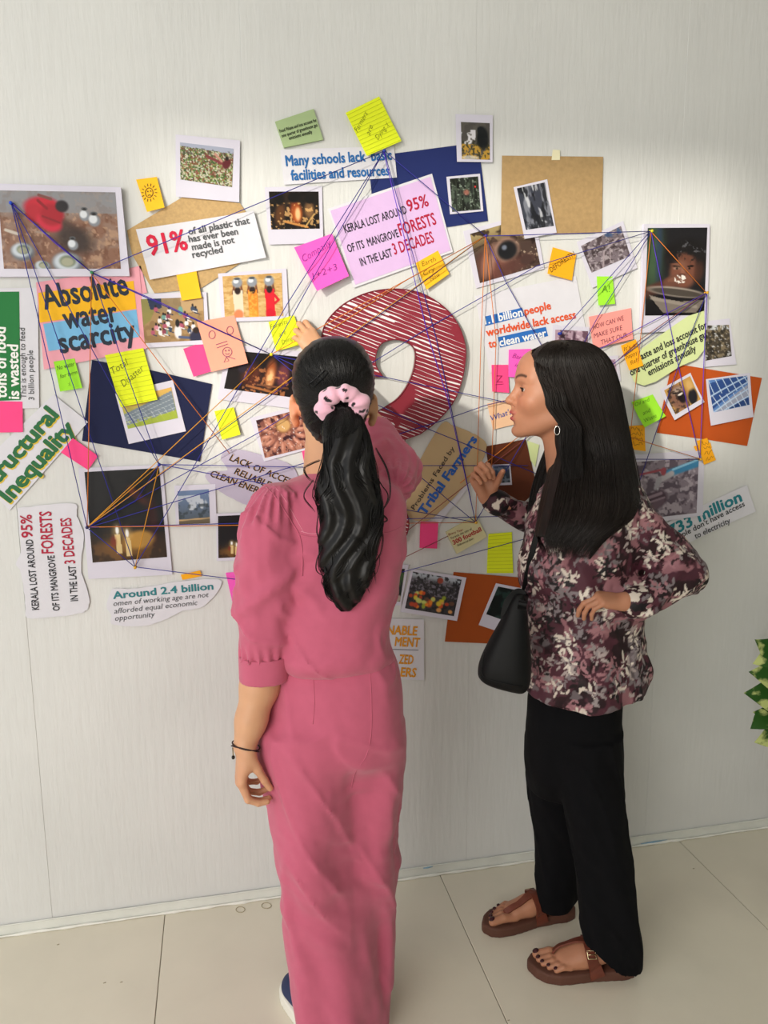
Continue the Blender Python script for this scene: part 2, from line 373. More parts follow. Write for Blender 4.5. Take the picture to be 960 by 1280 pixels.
it = quad_item('sticky_note', 'small yellow sticky note with a sad sun doodle above the brown paper', 'note', [(170, 224.5), (196, 221), (206, 260), (184, 265.5)], PM['yellow'], 2, .006)
L = [circ(186.5, 241, 4.8, 6)]+[[(186.5+7*math.cos(t), 241+8*math.sin(t)), (186.5+10*math.cos(t), 241+11.5*math.sin(t))] for t in np.linspace(0, 6.28, 15)[:-1]]+[circ(184.8, 239.5, .6, n=6), circ(188.4, 239, .6, n=6), circ(187, 245.5, 2.2, 1.6, 3.5, 5.9, 8)]
strokes(it, L, .8, '#6b4a10')

poly_item('kraft_sheet', 'brown kraft paper pentagon behind the 91% paper', 'paper', [(158.7, 288), (232, 244), (300, 254), (324, 290), (302, 328), (250, 361), (193, 366.5), (165, 318)], PM['kraft'], 0)
it = quad_item('instant_photo', 'instant photo of a person picking through a waste heap, above the kraft paper', 'photo', [(219.5, 168), (300, 175.5), (299, 253), (220, 246)], GL, 2, .002)
c = Cv(84, 64, '#6f7350').speck(['#8fae5c', '#d8d6c8', '#4c3a2c', '#a06a4a', '#6c8a3e', '#e8e8e0', '#334028'], 34, 4).speck(['#c8c0a8', '#3f5a2c', '#7a3f34'], 22, 7, lo=.5)
c.put((c.y < .09+.05*c.x)*1., '#a7adc2').noise('#4f4a46', 20, .5, .6, .6, 4, m=(c.y < .3)*(c.y > .08)*1.).line((.5, .28), (.85, .45), .04, '#7c3a3c').line((.66, .2), (.78, .36), .035, '#c08a7c').ell(.88, .42, .07, .14, '#5e2228', .4).ell(.88, .28, .035, .05, '#221814')
print_photo(it, [(225, 178), (292, 186), (290, 234), (225.5, 224.5)], c)

it = quad_item('slogan_paper', 'white paper reading 91% of all plastic that has ever been made is not recycled', 'paper', [(170, 287), (317, 264), (332.5, 322.5), (187.5, 350)], WH, 2, .002, .004)
text(it, '91%', (187, 320), (236, 311.5), 25, '#d3163f', .028)
for s, a, b in (('of all plastic that', (236, 293.5), (312.5, 279.5)), ('has ever been', (236.5, 303), (298, 293)), ('made is not', (240.5, 313), (293.5, 303.5)), ('recycled', (241, 322.5), (279, 315.5))):
    text(it, s, a, b, 8.2, '#55585c', .028)

it = quad_item('sticky_note', 'blank golden sticky note on the bottom edge of the 91% paper', 'note', [(219, 337), (244.5, 334), (252, 372.5), (227.5, 376)], PM['yellow'], 3, .004)
it = quad_item('photo_sheet', 'photo of three women carrying pots on their heads, by the candlelit photo', 'photo', [(272.5, 342), (358, 335.5), (361, 400), (277, 402.5)], GL, 1, .002)
c = Cv(92, 70, '#d2aa6c').noise('#b98a4c', 7, .45, .65, .7, 3, 3).noise('#e2c48e', 10, .5, .7, .7, 6, 2)
for x, a, b in ((.24, '#e4d6be', '#e2622c'), (.49, '#e9862c', '#f0a038'), (.78, '#dd1f30', '#c8102a')):
    c.line((x-.08, .42), (x-.04, .15), .025, '#7a4a34').line((x+.08, .42), (x+.05, .15), .025, '#7a4a34')
    c.poly([(x-.08, .36), (x+.08, .36), (x+.09, 1), (x-.07, 1)], a).ell(x, .93, .08, .12, b, k=.7).ell(x, .36, .05, .09, '#2a1a18').ell(x, .17, .085, .12, '#8f95a0').ell(x-.02, .14, .045, .05, '#dfe3ea').ell(x, .08, .05, .03, '#4d525a')
c.line((.86, .5), (.93, .62), .03, '#d11c2e').line((.93, .62), (.86, .7), .03, '#d11c2e').noise('#f5b34e', 30, .5, .6, .7, 8, m=(abs(c.x-.49) < .07)*(c.y > .4)*1.)
print_photo(it, [(278, 345.5), (352, 341), (354, 395), (281, 397.5)], c)

it = quad_item('photo_sheet', 'photo of children sitting on the ground outdoors, right of the colourful water scarcity poster', 'photo', [(175, 367.5), (258, 365), (262, 430), (181, 435)], GL, 1, .002)
c = Cv(96, 68, '#a8875c').noise('#8a6b44', 9, .45, .65, .7, 4).put((c.y < .3)*1., '#8f7f62', .6).poly([(0, 0), (.3, 0), (.12, .5), (0, .6)], '#8a8a44', .7).poly([(.1, 0), (.32, 0), (.32, .22), (.14, .25)], '#24304e').poly([(.62, 0), (1, 0), (1, .32), (.66, .36)], '#c0a074')
rr = random.Random(5)
for i in range(26):
    x, y = rr.uniform(.12, .95), rr.uniform(.25, .8); cc = rr.choice(['#b0566e', '#efe9ec', '#d8899a', '#38465e', '#6a9a90', '#8e3f52'])
    c.ell(x, y, .035, .06, cc).ell(x, y-.08, .017, .032, '#241a18').line((x, y+.05), (x+.06, y+.08), .012, rr.choice(['#2b3350', '#e9e3e3']))
c.ell(.56, .78, .06, .16, '#e9e4e8').ell(.56, .58, .035, .09, '#1d1818').line((.58, .9), (.75, .93), .03, '#4d5a80').ell(.85, .92, .1, .16, '#2b2b45').ell(.86, .76, .05, .07, '#2a1a16').ell(.62, .3, .04, .1, '#6ea79c')
print_photo(it, [(176, 374), (254, 371), (256, 425), (181, 429)], c)

it = quad_item('sticky_note', 'hot pink note peeking out left of the salmon doodle note', 'note', [(229, 436), (256, 427), (268, 463), (242, 471)], PM['pink'], 2, .003)
it = quad_item('sticky_note', 'salmon note with two eyes and a stick figure doodle', 'note', [(246, 402.5), (293, 394), (310, 454), (264, 465)], PM['salmon'], 3, .010)
strokes(it, [circ(265, 418.5, 4, 5), circ(287.5, 413, 4, 5), [(270, 431), (284, 426.5)], [(271, 435), (285, 430)], circ(284, 440, 5.8), circ(282, 438.5, .7, n=6), circ(286, 438, .7, n=6), circ(284, 441, 2.6, 2, .3, 2.8, 8), [(283, 446), (280, 453), (286, 451), (283, 446)], [(285, 446), (294, 449)]], .8, '#8a4a6a')

it = quad_item('colour_poster', 'poster reading Absolute water scarcity on pink, yellow and blue bands', 'poster', [(45, 353), (174, 334), (183, 436), (55, 462)], PM['ppink'], 1, .002)
patch(it, [(48, 366), (167, 351), (170.5, 386), (49.5, 403.5)], PM['gold'], 'yellow_band'); patch(it, [(54, 405), (170.5, 387), (175, 421), (61, 439)], PM['sky'], 'blue_band')
for s, a, b, h in (('Absolute', (56, 386.5), (162, 367.5), 29), ('water', (81.5, 411), (149, 401), 27), ('scarcity', (76, 441.5), (172, 424), 27)): text(it, s, a, b, h, '#1f2a3a', .03)
it = quad_item('paper_strip', 'pale pink paper corner showing above the water scarcity poster', 'paper', [(150, 338), (176, 332), (184, 366), (160, 372)], PM['ppink'], 0)

it = quad_item('fact_sheet', 'white sheet with a green block reading tons of food is wasted, at the left edge', 'paper', [(-30, 361), (47, 359.5), (49, 510), (-30, 512)], WH, 1, .001)
patch(it, [(-28, 365), (24, 364.5), (26, 500), (-28, 502)], PM['greenp'], 'green_block')
for s, a, b, h, cc, bd in (('tons of food', (8.5, 498), (7, 409), 14, '#f4f4f2', .03), ('is wasted', (24, 499), (22.5, 431), 13, '#f4f4f2', .03), ('This is enough to feed', (33, 498), (31, 410), 7, '#4b4d50', .004), ('3 billion people', (43, 500), (41, 438), 7, '#4b4d50', .004)): text(it, s, a, b, h, cc, bd)
it = quad_item('sticky_note', 'hot pink note at the left edge below the green fact sheet', 'note', [(-22, 501), (28, 502), (29, 540), (-22, 541)], PM['pink'], 2, .003)
it = quad_item('sticky_note', 'small neon green note reading No water for farm, under the poster', 'note', [(67, 452), (93, 448), (103, 485), (75.5, 489.5)], PM['green'], 3, .004)
for s, a, b, h in (('No water', (72, 463), (94, 457), 6), ('for farm', (76, 473), (97, 467), 5), (':(', (86, 482), (89, 481), 4)): text(it, s, a, b, h, '#4d6a1c', -.006, .25)

poly_item('navy_card', 'dark navy blue square card tilted behind the solar farm photo', 'card', [(115, 450), (190, 463), (265, 480), (250, 577), (102.5, 551)], PM['navy'], 0)
it = quad_item('instant_photo', 'instant photo of solar panels in a green field on the navy card', 'photo', [(144, 492), (216, 475), (232.5, 539), (161, 555)], GL, 1, .001)
c = Cv(70, 48, '#c9a860').grad('#e2b35a', '#9fae50', 0, .7).poly([(.0, .5), (1, .1), (1, .72), (0, .95)], '#7b8894').noise('#c8d23a', 12, .4, .6, .6, 3, m=(c.y > .75)*1.)
for i in range(9): c.line((i*.13, .1+.5), (i*.13+.1, 1.0), .008, '#c9d0d4', .7)
for i in range(4): c.line((0, .6+.1*i), (1, .2+.15*i), .008, '#ccd4d8', .7)
c.put((c.y > .88-.12*c.x)*1., '#9fb23a', .8)
print_photo(it, [(150, 500), (214, 484), (222.5, 522.5), (160, 536)], c)
def lines_on(it, c, n, col='#c2cc1a'):
    TL, TR, BR, BL = [np.array(p, float) for p in c]
    strokes(it, [[tuple(TL+(BL-TL)*t+(TR-TL)*.01), tuple((TL+TR)/2+((BL+BR)/2-(TL+TR)/2)*t), tuple(TR+(BR-TR)*t-(TR-TL)*.01)] for t in (np.arange(n)+.7)/n], .5, col, 'ruled_lines', .0006)
q = [(131, 444), (179, 435), (197, 499.5), (151, 509)]
it = quad_item('sticky_note', 'large ruled neon yellow note reading Total Disaster', 'note', q, PM['neon'], 3, .006); lines_on(it, q, 11)
text(it, 'Total', (142, 468), (162, 455), 9, '#6b6f16', -.012, .3); text(it, 'Disaster', (155, 484), (181, 462), 9, '#6b6f16', -.012, .3)

it = poly_item('slogan_strip', 'white paper strip reading Structural Inequality in green letters, slanted at the left', 'paper', [(67, 493), (110, 527.5), (12, 638), (-34, 590)], WH, 1)
for dx, dy, cc, z in ((1.2, 1.6, '#e0c13a', .0006), (0, 0, '#1f6a3c', .0011)):
    text(it, 'Structural', (-13+dx, 617+dy), (74+dx, 519+dy), 20, cc, .045, 0, z); text(it, 'Inequality', (12+dx, 629+dy), (96+dx, 536+dy), 20, cc, .045, 0, z)
poly_item('sticky_note', 'hot pink note tilted over the lower end of the green lettered strip', 'note', [(91, 547.5), (122.5, 570), (110, 587.5), (76, 565.5)], PM['pink'], 3)

it = quad_item('instant_photo', 'large instant photo of two burning candles in the dark', 'photo', [(98, 585), (203, 581), (215.5, 718), (111, 723.5)], GL, 1, .003)
def candles(w, h):
    c = Cv(w, h, '#0b0b12')
    c.put(smooth(.7, .85, c.y), '#6a451f', .8).noise('#241408', 8, .45, .6, .8, 3, m=(c.y > .7)*1.)
    c.ell(.68, .3, .16, .05, '#5a2418', .7, .6, .7).ell(.85, .55, .07, .26, '#3a1214', 0, .7, .8).ell(.6, .22, .05, .05, '#7a3a28', 0, .6, .6)
    c.ell(.65, .78, .2, .1, '#a9803c', -.1, .3).ell(.45, .8, .25, .16, '#e0a03c', 0, .9, .35)
    for x, y in ((.36, .66), (.49, .7)):
        c.poly([(x-.035, y+.05), (x+.035, y+.05), (x+.045, y+.26), (x-.03, y+.26)], '#dfc48a').ell(x, y+.0, .06, .07, '#ffdf9a', 0, .8, .45).ell(x, y, .022, .045, '#ffffff', 0, .4)
    c.ell(.3, .78, .04, .06, '#8a2a20', 0, .5, .6); return c
print_photo(it, [(105.6, 590), (199, 585), (209, 696), (116, 703)], candles(96, 108))
it = quad_item('instant_photo', 'small washed-out instant photo of mountains right of the big candle photo', 'photo', [(218, 607), (269, 605), (271, 655), (220, 658)], GL, 1, .001)
c = Cv(44, 46).grad('#6d83a8', '#4f5a66', 0, 1).noise('#d8dee6', 5, .5, .6, .8, 4, m=(c.y > .15)*(c.y < .6)*1.).noise('#2f3a40', 9, .5, .65, .7, 6, m=(c.y > .4)*1.).put((c.y > .86)*1., '#6a5f4c').line((0, .88), (1, .84), .02, '#c9a878')
print_photo(it, [(222, 614), (261, 611.5), (262.5, 654), (224, 655.5)], c)
it = quad_item('instant_photo', 'small dark candle photo half hidden behind the pink left sleeve', 'photo', [(270, 642), (321, 640), (322, 700), (271, 701)], GL, 1, .001)
print_photo(it, [(272.5, 645), (319, 643), (319, 695), (273, 697.5)], candles(44, 52))
poly_item('sticky_note', 'magenta note half behind the pink sleeve under the small candle photo', 'note', [(282, 716), (330, 712), (336, 758), (293, 764)], PM['magenta'], 1)
poly_item('paper_tab', 'tiny orange paper tab below the big candle photo', 'tab', [(226, 718.5), (250, 713), (252.5, 720), (228, 725)], PM['orange'], 2)
it = poly_item('torn_paper', 'torn white paper reading Around 2.4 billion omen of working age', 'paper', [(140, 736), (175, 735), (225, 727), (272, 724), (275, 735), (262, 751), (250, 760), (228, 764), (205, 775), (181, 782), (142, 781), (139, 768), (133, 758)], WH, 1, wob=.3)
text(it, 'Around 2.4 billion', (141.5, 748.5), (267, 736.5), 9.5, '#2b7f88', .03)
for s, a, b in (('omen of working age are not', (142, 757.5), (261, 746)), ('afforded equal economic', (143, 767), (247, 756)), ('opportunity', (144, 776), (194, 770.5))): text(it, s, a, b, 7, '#4a4d52', .002, .2)
it = poly_item('torn_paper', 'torn white paper with vertical text about mangrove forests, lower left', 'paper', [(22, 635), (60, 631), (94, 630), (96, 645), (105, 668), (102, 695), (102, 716), (111, 744), (109, 762), (94, 768), (60, 772), (34, 772), (32, 754), (26, 716), (20, 704), (26, 690), (24, 663)], WH, 1, wob=.3)
for s, a, b, h, cc in (('KERALA LOST AROUND', (49, 762), (41, 674), 8.5, '#22242a'), ('95%', (41, 672), (39.3, 643), 13.5, '#b3163c'), ('OF ITS MANGROVE', (75, 763), (68, 694), 8.5, '#22242a'), ('FORESTS', (67, 691.5), (64, 639), 14.5, '#b3163c'), ('IN THE LAST', (97.5, 751), (94.5, 707), 9, '#22242a'), ('3 DECADES', (94, 704), (88.5, 647), 13, '#b3163c')): text(it, s, a, b, h, cc, .02)

# --- centre
it = quad_item('sticky_note', 'neon yellow note held by the raised fingertips beside the woman in pink', 'note', [(335.5, 402.5), (367.5, 394), (379, 430), (345, 439)], PM['neon'], 3, .006)
for s, a, b in (('Forests', (338, 412), (360, 404), ), ('are', (349, 421), (358, 417)), ('Dying', (353, 431), (366, 425))): text(it, s, a, b, 6, '#8a8a20', -.01, .3)
it = quad_item('instant_photo', 'dark instant photo of people around a fire, left of the dark ponytailed head', 'photo', [(284, 430), (384, 440), (375, 512), (272, 499)], GL, 1, .003)
c = Cv(92, 48, '#150d10').ell(.35, .6, .14, .3, '#5a2a1c', 0, .5).ell(.62, .5, .08, .35, '#a0522a', 0, .5).ell(.62, .6, .05, .2, '#f2c48c', 0, .6).ell(.8, .5, .09, .3, '#6a3440', 0, .5).noise('#c07848', 16, .58, .66, .8, 3, m=(c.y > .35)*(c.x > .25)*(c.x < .9)*1.).ell(.2, .35, .07, .2, '#2a2030').line((.3, .85), (.75, .95), .03, '#a8683a').line((.45, .8), (.9, .8), .02, '#7a4a30')
print_photo(it, [(290, 438), (374, 446), (367, 497), (280, 485.5)], c)
it = quad_item('sticky_note', 'blank small neon yellow note under the dark campfire photo', 'note', [(268, 514), (292, 509), (300.5, 543), (277.5, 549.5)], PM['neon'], 2, .006)
it = quad_item('instant_photo', 'photo of many hands reaching for bread beside the left ear', 'photo', [(312.5, 522.5), (386, 504), (398, 558), (330, 577)], GL, 1, .002)
c = Cv(76, 56, '#3b1a22').noise('#8a5548', 8, .4, .55, .9, 3).noise('#c48a72', 11, .52, .6, .8, 6)
for i in range(14):
    a = i*.45; x, y = .5+.36*math.cos(a), .5+.36*math.sin(a); c.ell(x, y, .12, .06, '#b87862', a, .4, .9).ell(x-.02, y-.02, .08, .03, '#d9a08c', a, .5, .8)
c.ell(.52, .3, .17, .2, '#8a5a3c').ell(.52, .3, .14, .16, '#cfa46a').noise('#ffffff', 24, .72, .8, .7, 8)
print_photo(it, [(320, 525.5), (379, 510.5), (391, 557.5), (331, 572.5)], c)
it = poly_item('sticky_note', 'hot pink note sliver beside the nape of the neck', 'note', [(377, 562), (392, 558), (394, 590), (382, 588)], PM['pink'], 2)
it = poly_item('torn_paper', 'grey lavender torn paper reading lack of access, reliable, clean energy', 'paper', [(280, 563), (300, 562), (335, 571), (368, 585), (372, 620), (340, 634), (312, 632), (292, 624), (270, 611), (257, 597), (262, 589), (284, 588), (276, 574)], PM['lav'], 1, wob=.2)
for dx, cc, z in ((.7, '#c98f2a', .0004), (0, '#1c1420', .0008)):
    for s, a, b in (('LACK OF ACCESS', (286+dx, 575), (367+dx, 608)), ('RELIABLE &', (292+dx, 592), (346+dx, 614)), ('CLEAN ENERGY', (262+dx, 595), (336+dx, 622))): text(it, s, a, b, 8.5, cc, .012, .15, z)

it = quad_item('sage_card', 'small thick sage green card about food waste, topmost left of centre', 'card', [(344, 152), (392, 136), (404, 174.5), (355, 184.5)], PM['sage'], 0, off=.008, thick=.006)
for s, a, b in (('Food Waste and loss account for', (350, 166), (396, 152)), ('one quarter of greenhouse gas', (352.5, 172), (397, 158)), ('emissions annually', (361.5, 175), (390.5, 166.5))): text(it, s, a, b, 4, '#20281c', .02)
it = quad_item('slogan_paper', 'paper strip reading Many schools lack facilities and resources in blue', 'paper', [(350.5, 187), (492.5, 182.5), (496, 222), (355, 231)], WH, 1, .001)
text(it, 'Many schools lack  basic', (357.5, 207.5), (490, 199.5), 12.5, '#2068ac', .035); text(it, 'facilities and resources', (364, 225.5), (487, 219), 12.5, '#2068ac', .035)
q = [(432, 141), (474, 120.5), (501, 177.5), (458, 196)]
it = quad_item('sticky_note', 'large ruled neon yellow note reading Farmers are Dying, topmost note', 'note', q, PM['neon'], 4, .008); lines_on(it, q, 12)
for s, a, b in (('Farmers', (447, 166), (460, 142)), ('are', (462, 170), (466, 158)), ('Dying :(', (472, 176), (487, 156))): text(it, s, a, b, 6.5, '#6b6f16', -.012, .3)
it = quad_item('instant_photo', 'instant photo of people lit by a lantern, left of the lilac sheet', 'photo', [(331, 234), (402.5, 232.5), (404, 304), (336, 306)], GL, 1, .003)
c = Cv(76, 56, '#140d0a').ell(.3, .25, .14, .25, '#1a1210').put(smooth(.2, .0, abs(c.x-.45))*(c.y < .35), '#6a4c26', .4)
c.ell(.2, .6, .1, .3, '#6a3f1e', .2, .5, .8).ell(.52, .55, .12, .3, '#8a3a18', 0, .4).ell(.56, .6, .05, .16, '#fff0d0', 0, .5).ell(.56, .62, .1, .22, '#f08a3a', 0, .8, .5).ell(.8, .5, .1, .22, '#8a6440', 0, .5, .9).noise('#e0b070', 14, .6, .68, .8, 3, m=(c.y > .3)*1.).line((.3, .8), (.75, .95), .03, '#c88a48').line((.9, .6), (.7, .95), .02, '#c8a060').ell(.5, .15, .13, .14, '#0c0808').ell(.82, .2, .1, .12, '#0c0808').ell(.2, .2, .09, .16, '#0e0a08')
print_photo(it, [(336, 239.5), (398, 239.5), (399.5, 286), (339, 287)], c)
it = quad_item('sticky_note', 'magenta note reading 1+2+3 on the left edge of the lilac sheet', 'note', [(367.5, 309.5), (415, 292), (435, 346), (395, 365)], PM['magenta'], 4, .018, .002)
text(it, 'Company', (380, 328), (415, 306), 9, '#8a2a9a', -.012, .3); text(it, '1+2+3', (391, 350), (422, 337), 8, '#7a2a8a', -.012, .2)
poly_item('navy_card', 'royal blue card behind the small forest photo, top centre', 'card', [(460, 196), (530, 187), (598, 178), (610, 276), (540, 287), (470, 297)], PM['blue'], 0)
it = quad_item('lilac_sheet', 'lilac sheet reading Kerala lost around 95% of its mangrove forests', 'paper', [(410, 261), (540, 217), (566, 315), (442, 360)], WH, 1, .002)
patch(it, [(413, 263.5), (538, 221), (563, 313), (444, 356)], PM['lilac'], 'lilac_panel')
for s, a, b, h, cc in (('KERALA LOST AROUND', (431.5, 291.5), (509, 266.5), 10, '#2b2635'), ('95%', (510.5, 265), (536.5, 257), 14.5, '#b3163c'), ('OF ITS  MANGROVE', (435.5, 316), (499, 296), 10, '#2b2635'), ('FORESTS', (500.5, 295), (546, 280), 15, '#b3163c'), ('IN THE LAST', (451.5, 333), (491, 320), 10, '#2b2635'), ('3 DECADES', (493, 318.5), (543, 302.5), 14, '#b3163c')): text(it, s, a, b, h, cc, .022)
it = quad_item('sticky_note', 'yellow note on the lower right corner of the lilac sheet', 'note', [(519, 329), (547.5, 313), (561, 342.5), (532.5, 362.5)], PM['yellow'], 3, .006)
for s, a, b in (('Earth', (528, 333), (545, 326)), ('Cry', (530, 345), (544, 338)), ('Now', (538, 352), (550, 345))): text(it, s, a, b, 6, '#7a5a10', -.012, .2)
it = quad_item('instant_photo', 'instant photo of a dark animal and yellow litter above the blue card', 'photo', [(569.5, 142.5), (616, 144), (615.5, 203), (571, 202.5)], GL, 2, .002)
c = Cv(46, 58, '#5a5650').noise('#4a4644', 8, .4, .6, .7, 3).noise('#e8e6ee', 9, .45, .55, .9, 5, m=(c.y > .2)*(c.y < .65)*(c.x < .5)*1.).noise('#c89a38', 14, .38, .5, .9, 6, m=(c.y > .58)*1.).noise('#2f3020', 18, .55, .62, .8, 7, m=(c.y > .5)*1.).ell(.75, .42, .2, .3, '#101418').ell(.68, .2, .12, .1, '#14181c').ell(.3, .96, .3, .06, '#dcd8d4', k=.7)
print_photo(it, [(576, 152.5), (612, 154), (612, 200), (577, 199)], c)
it = quad_item('instant_photo', 'small square dark forest photo mounted on the royal blue card', 'photo', [(558, 221), (600, 217), (604, 264), (562.5, 268)], GL, 1, .001)
c = Cv(44, 50, '#252a26').noise('#4d5a4c', 12, .5, .6, .8, 3, .5).noise('#11140f', 9, .5, .6, .8, 5, .3).noise('#9aa89a', 20, .66, .72, .8, 8).ell(.55, .45, .1, .08, '#c97a6a', .3, .5, .7).ell(.87, .3, .03, .03, '#e04040')
for i in range(7): c.line((.08+.14*i, 0), (.05+.15*i, 1), .008, '#6c7868', .5)
print_photo(it, [(562, 223.5), (597.5, 220.5), (600.5, 262), (565, 265)], c)

it = quad_item('burlap_board', 'brown burlap textured square sheet with fold creases, top right', 'paper', [(627.5, 194.5), (754, 196), (752, 291), (626, 294)], PM['burlap'], 1, .001)
it2 = quad_item('tape_tab', 'short strip of cream tape above the burlap sheet', 'tape', [(691, 187), (700, 187.5), (700, 200), (689.5, 200)], PM['tape'], 0, off=.005)
it = quad_item('instant_photo', 'tilted instant photo of grey tree trunks on the burlap sheet', 'photo', [(642, 234), (684, 224), (695.5, 291), (655.5, 299)], GL, 3, .002)
c = Cv(44, 56, '#3c3f4c').noise('#8d909c', 9, .5, .62, .8, 3, .25).noise('#16181e', 10, .5, .6, .8, 5, .35).noise('#d4d6de', 14, .64, .72, .8, 7, .2).noise('#20222a', 9, .5, .6, .7, 9, m=(c.y > .75)*1.)
print_photo(it, [(646, 235.5), (681, 228), (692, 282.5), (657, 287.5)], c)
it = quad_item('photo_sheet', 'photo of cupped hands holding a dark shell, below the burlap sheet', 'photo', [(579, 289), (668, 264), (680, 336), (595, 360.5)], GL, 0, .002)
c = Cv(84, 66, '#6a6250').grad('#a99668', '#4c3a34', 0, .5).noise('#c9b49c', 20, .64, .72, .8, 4, m=(c.x > .5)*1.).noise('#2a1c1a', 7, .5, .62, .8, 5).ell(.68, .1, .2, .16, '#1c1616').ell(.3, .75, .28, .3, '#7a4a40', .5, .5, .9).ell(.22, .6, .1, .35, '#b08472', .4, .5, .8).ell(.4, .5, .2, .1, '#8e6458', .3, .5, .9).ell(.52, .5, .2, .24, '#a38070').ell(.53, .52, .16, .19, '#1a1a1e').ell(.49, .45, .04, .05, '#8a93a8', 0, .5, .8).ell(.6, .85, .3, .14, '#5c3a34', -.2, .5, .8).ell(.8, .8, .1, .1, '#4a3430')
print_photo(it, [(587.5, 292.5), (663, 270.5), (675, 332), (599.5, 354)], c)
it = quad_item('sticky_note', 'orange note reading DEFOREST between two photos, right of centre', 'note', [(691, 309), (720.5, 317.5), (714, 351), (683, 342.5)], PM['orange'], 2, .006)
text(it, 'DEFORESTN', (688, 341), (719, 319), 6.5, '#4a3208', -.005, .1)
it = quad_item('instant_photo', 'tilted instant photo of dry cracked branches left of the boy photo', 'photo', [(721, 302.5), (779, 276), (796, 335), (740, 360)], GL, 1, .003)
c = Cv(64, 42, '#7c7078').noise('#4a3e42', 10, .45, .58, .9, 3).noise('#b8aeb4', 13, .55, .65, .8, 5).noise('#3c5a8a', 5, .5, .6, .7, 9, m=(c.y < .2)*(c.x > .5)*1.).line((.3, 1), (.45, .5), .03, '#a89aa0').line((.45, .5), (.85, .3), .03, '#aea2a8').line((.5, .95), (.6, .5), .02, '#a89aa0')
print_photo(it, [(726, 307.5), (776, 282.5), (787.5, 320), (739, 341)], c)
it = quad_item('photo_board', 'tall photo board of a boy eating from a bowl, upper right', 'photo', [(805, 280), (887.5, 280), (884, 412), (801.5, 416)], GL, 0, off=.012, thick=.011)
c = Cv(80, 112, '#1b1a1e').ell(.10, .3, .16, .45, '#4b6a48', 0, .8, .8).ell(.2, .25, .05, .4, '#26356a', 0, .7, .5).ell(.68, .33, .37, .21, '#151214').ell(.62, .50, .23, .20, '#7a4c3c').ell(.60, .37, .20, .07, '#6c4234', 0, .5)
c.noise('#1a1618', 22, .5, .6, .9, 3, m=(c.y > .22)*(c.y < .40)*(c.x > .36)*1.).noise('#8a8c96', 30, .66, .74, .5, 13, m=(c.y > .14)*(c.y < .28)*(c.x > .5)*1.).ell(.88, .5, .08, .12, '#4c2e24', .1, .5, .8)
c.ell(.50, .435, .07, .012, '#160d0c', .08).ell(.74, .435, .06, .012, '#160d0c', -.08).ell(.50, .46, .05, .012, '#e0d6cc', 0, .5, .4).ell(.51, .46, .022, .012, '#120c0c').ell(.72, .46, .02, .011, '#120c0c').ell(.61, .50, .035, .055, '#92604c', 0, .6).ell(.60, .53, .05, .014, '#4c2a22', 0, .6, .7).ell(.56, .42, .1, .05, '#a67c68', 0, .8, .4)
c.line((.0, .74), (.38, .64), .075, '#54342b').ell(.44, .61, .15, .07, '#6a4438', -.25, .3)
for k_ in range(4): c.line((.38+.045*k_, .60), (.50+.045*k_, .555+.012*k_), .016, '#7c5242')
c.noise('#f0e8e2', 30, .47, .53, 1, 3, m=(np.hypot((c.x-.57)/.10, (c.y-.585)/.055) < 1)*1.).ell(.5, .97, .6, .26, '#120f12')
c.ell(.52, .73, .50, .055, '#a59a90', .12, .2).ell(.53, .735, .46, .040, '#4b443e', .12, .2).poly([(.05, .76), (.25, .80), (.6, .84), (.99, .82), (.86, .97), (.3, .97)], '#7b7169').line((.1, .80), (.85, .9), .02, '#a49a90', .6)
print_photo(it, [(809.5, 285), (884, 284.5), (880, 394), (806, 394.5)], c)
it = quad_item('sticky_note', 'small neon green note reading A under the branches photo', 'note', [(746, 345.5), (766, 345.5), (768, 380), (747, 382)], PM['green'], 3, .005)
text(it, 'A!', (752, 366), (762, 365), 9, '#4d8a1c', -.01, .1)
it = quad_item('sticky_note', 'coral note reading HOW CAN WE MAKE SURE THAT OUR', 'note', [(736, 396), (789, 385), (790, 424), (741, 436)], PM['coral'], 3, .006)
for s, a, b in (('HOW CAN WE', (741, 412), (780, 400)), ('MAKE SURE', (742, 423), (778, 412)), ('THAT OUR', (751, 431), (783, 421))): text(it, s, a, b, 6, '#5a2440', -.008, .2)
it = quad_item('white_sheet', 'wide white sheet reading 1.1 billion people worldwide lack access to clean water', 'paper', [(594, 370), (720, 345), (738, 444), (612, 466)], WH, 0, .001)
bx = PM.setdefault('bluebox', paper_mat('blue_highlight', '#2f6fc0')); patch(it, [(604.5, 396), (652.5, 384.5), (655, 395), (607, 407.5)], bx, 'blue_highlight'); patch(it, [(622, 421.5), (682, 408.5), (685, 420), (625, 434.5)], bx, 'blue_highlight')
text(it, '1.1 billion', (606, 405.5), (653.5, 394.5), 10, '#f2f3f6', .03, dz=.0013)
for s, a, b in (('people', (656, 394), (689, 386)), ('worldwide lack access', (608, 420.5), (720, 397.5)), ('to', (611, 435), (621, 433))): text(it, s, a, b, 10, '#e2572b', .035)
text(it, 'clean water', (624.5, 433), (683, 420.5), 10, '#f2f3f6', .03, dz=.0013)
it = quad_item('instant_photo', 'mauve toned photo partly hidden above the dark straight hair', 'photo', [(691, 406), (737, 409), (736, 452), (690, 450)], GL, 1, .001)
c = Cv(44, 40, '#b296a8').noise('#5a3c4c', 6, .48, .6, .8, 3).line((.2, 0), (.35, 1), .06, '#4a3240').line((.6, 0), (.5, 1), .05, '#5a4050').noise('#e0ccd8', 9, .6, .7, .6, 7)
print_photo(it, [(694, 412), (735, 414), (734, 447), (693, 446)], c)
it = quad_item('instant_photo', 'pale photo edge showing right of the dark straight hair', 'photo', [(742, 447), (773, 444), (776, 476), (748, 480)], GL, 1, .001)
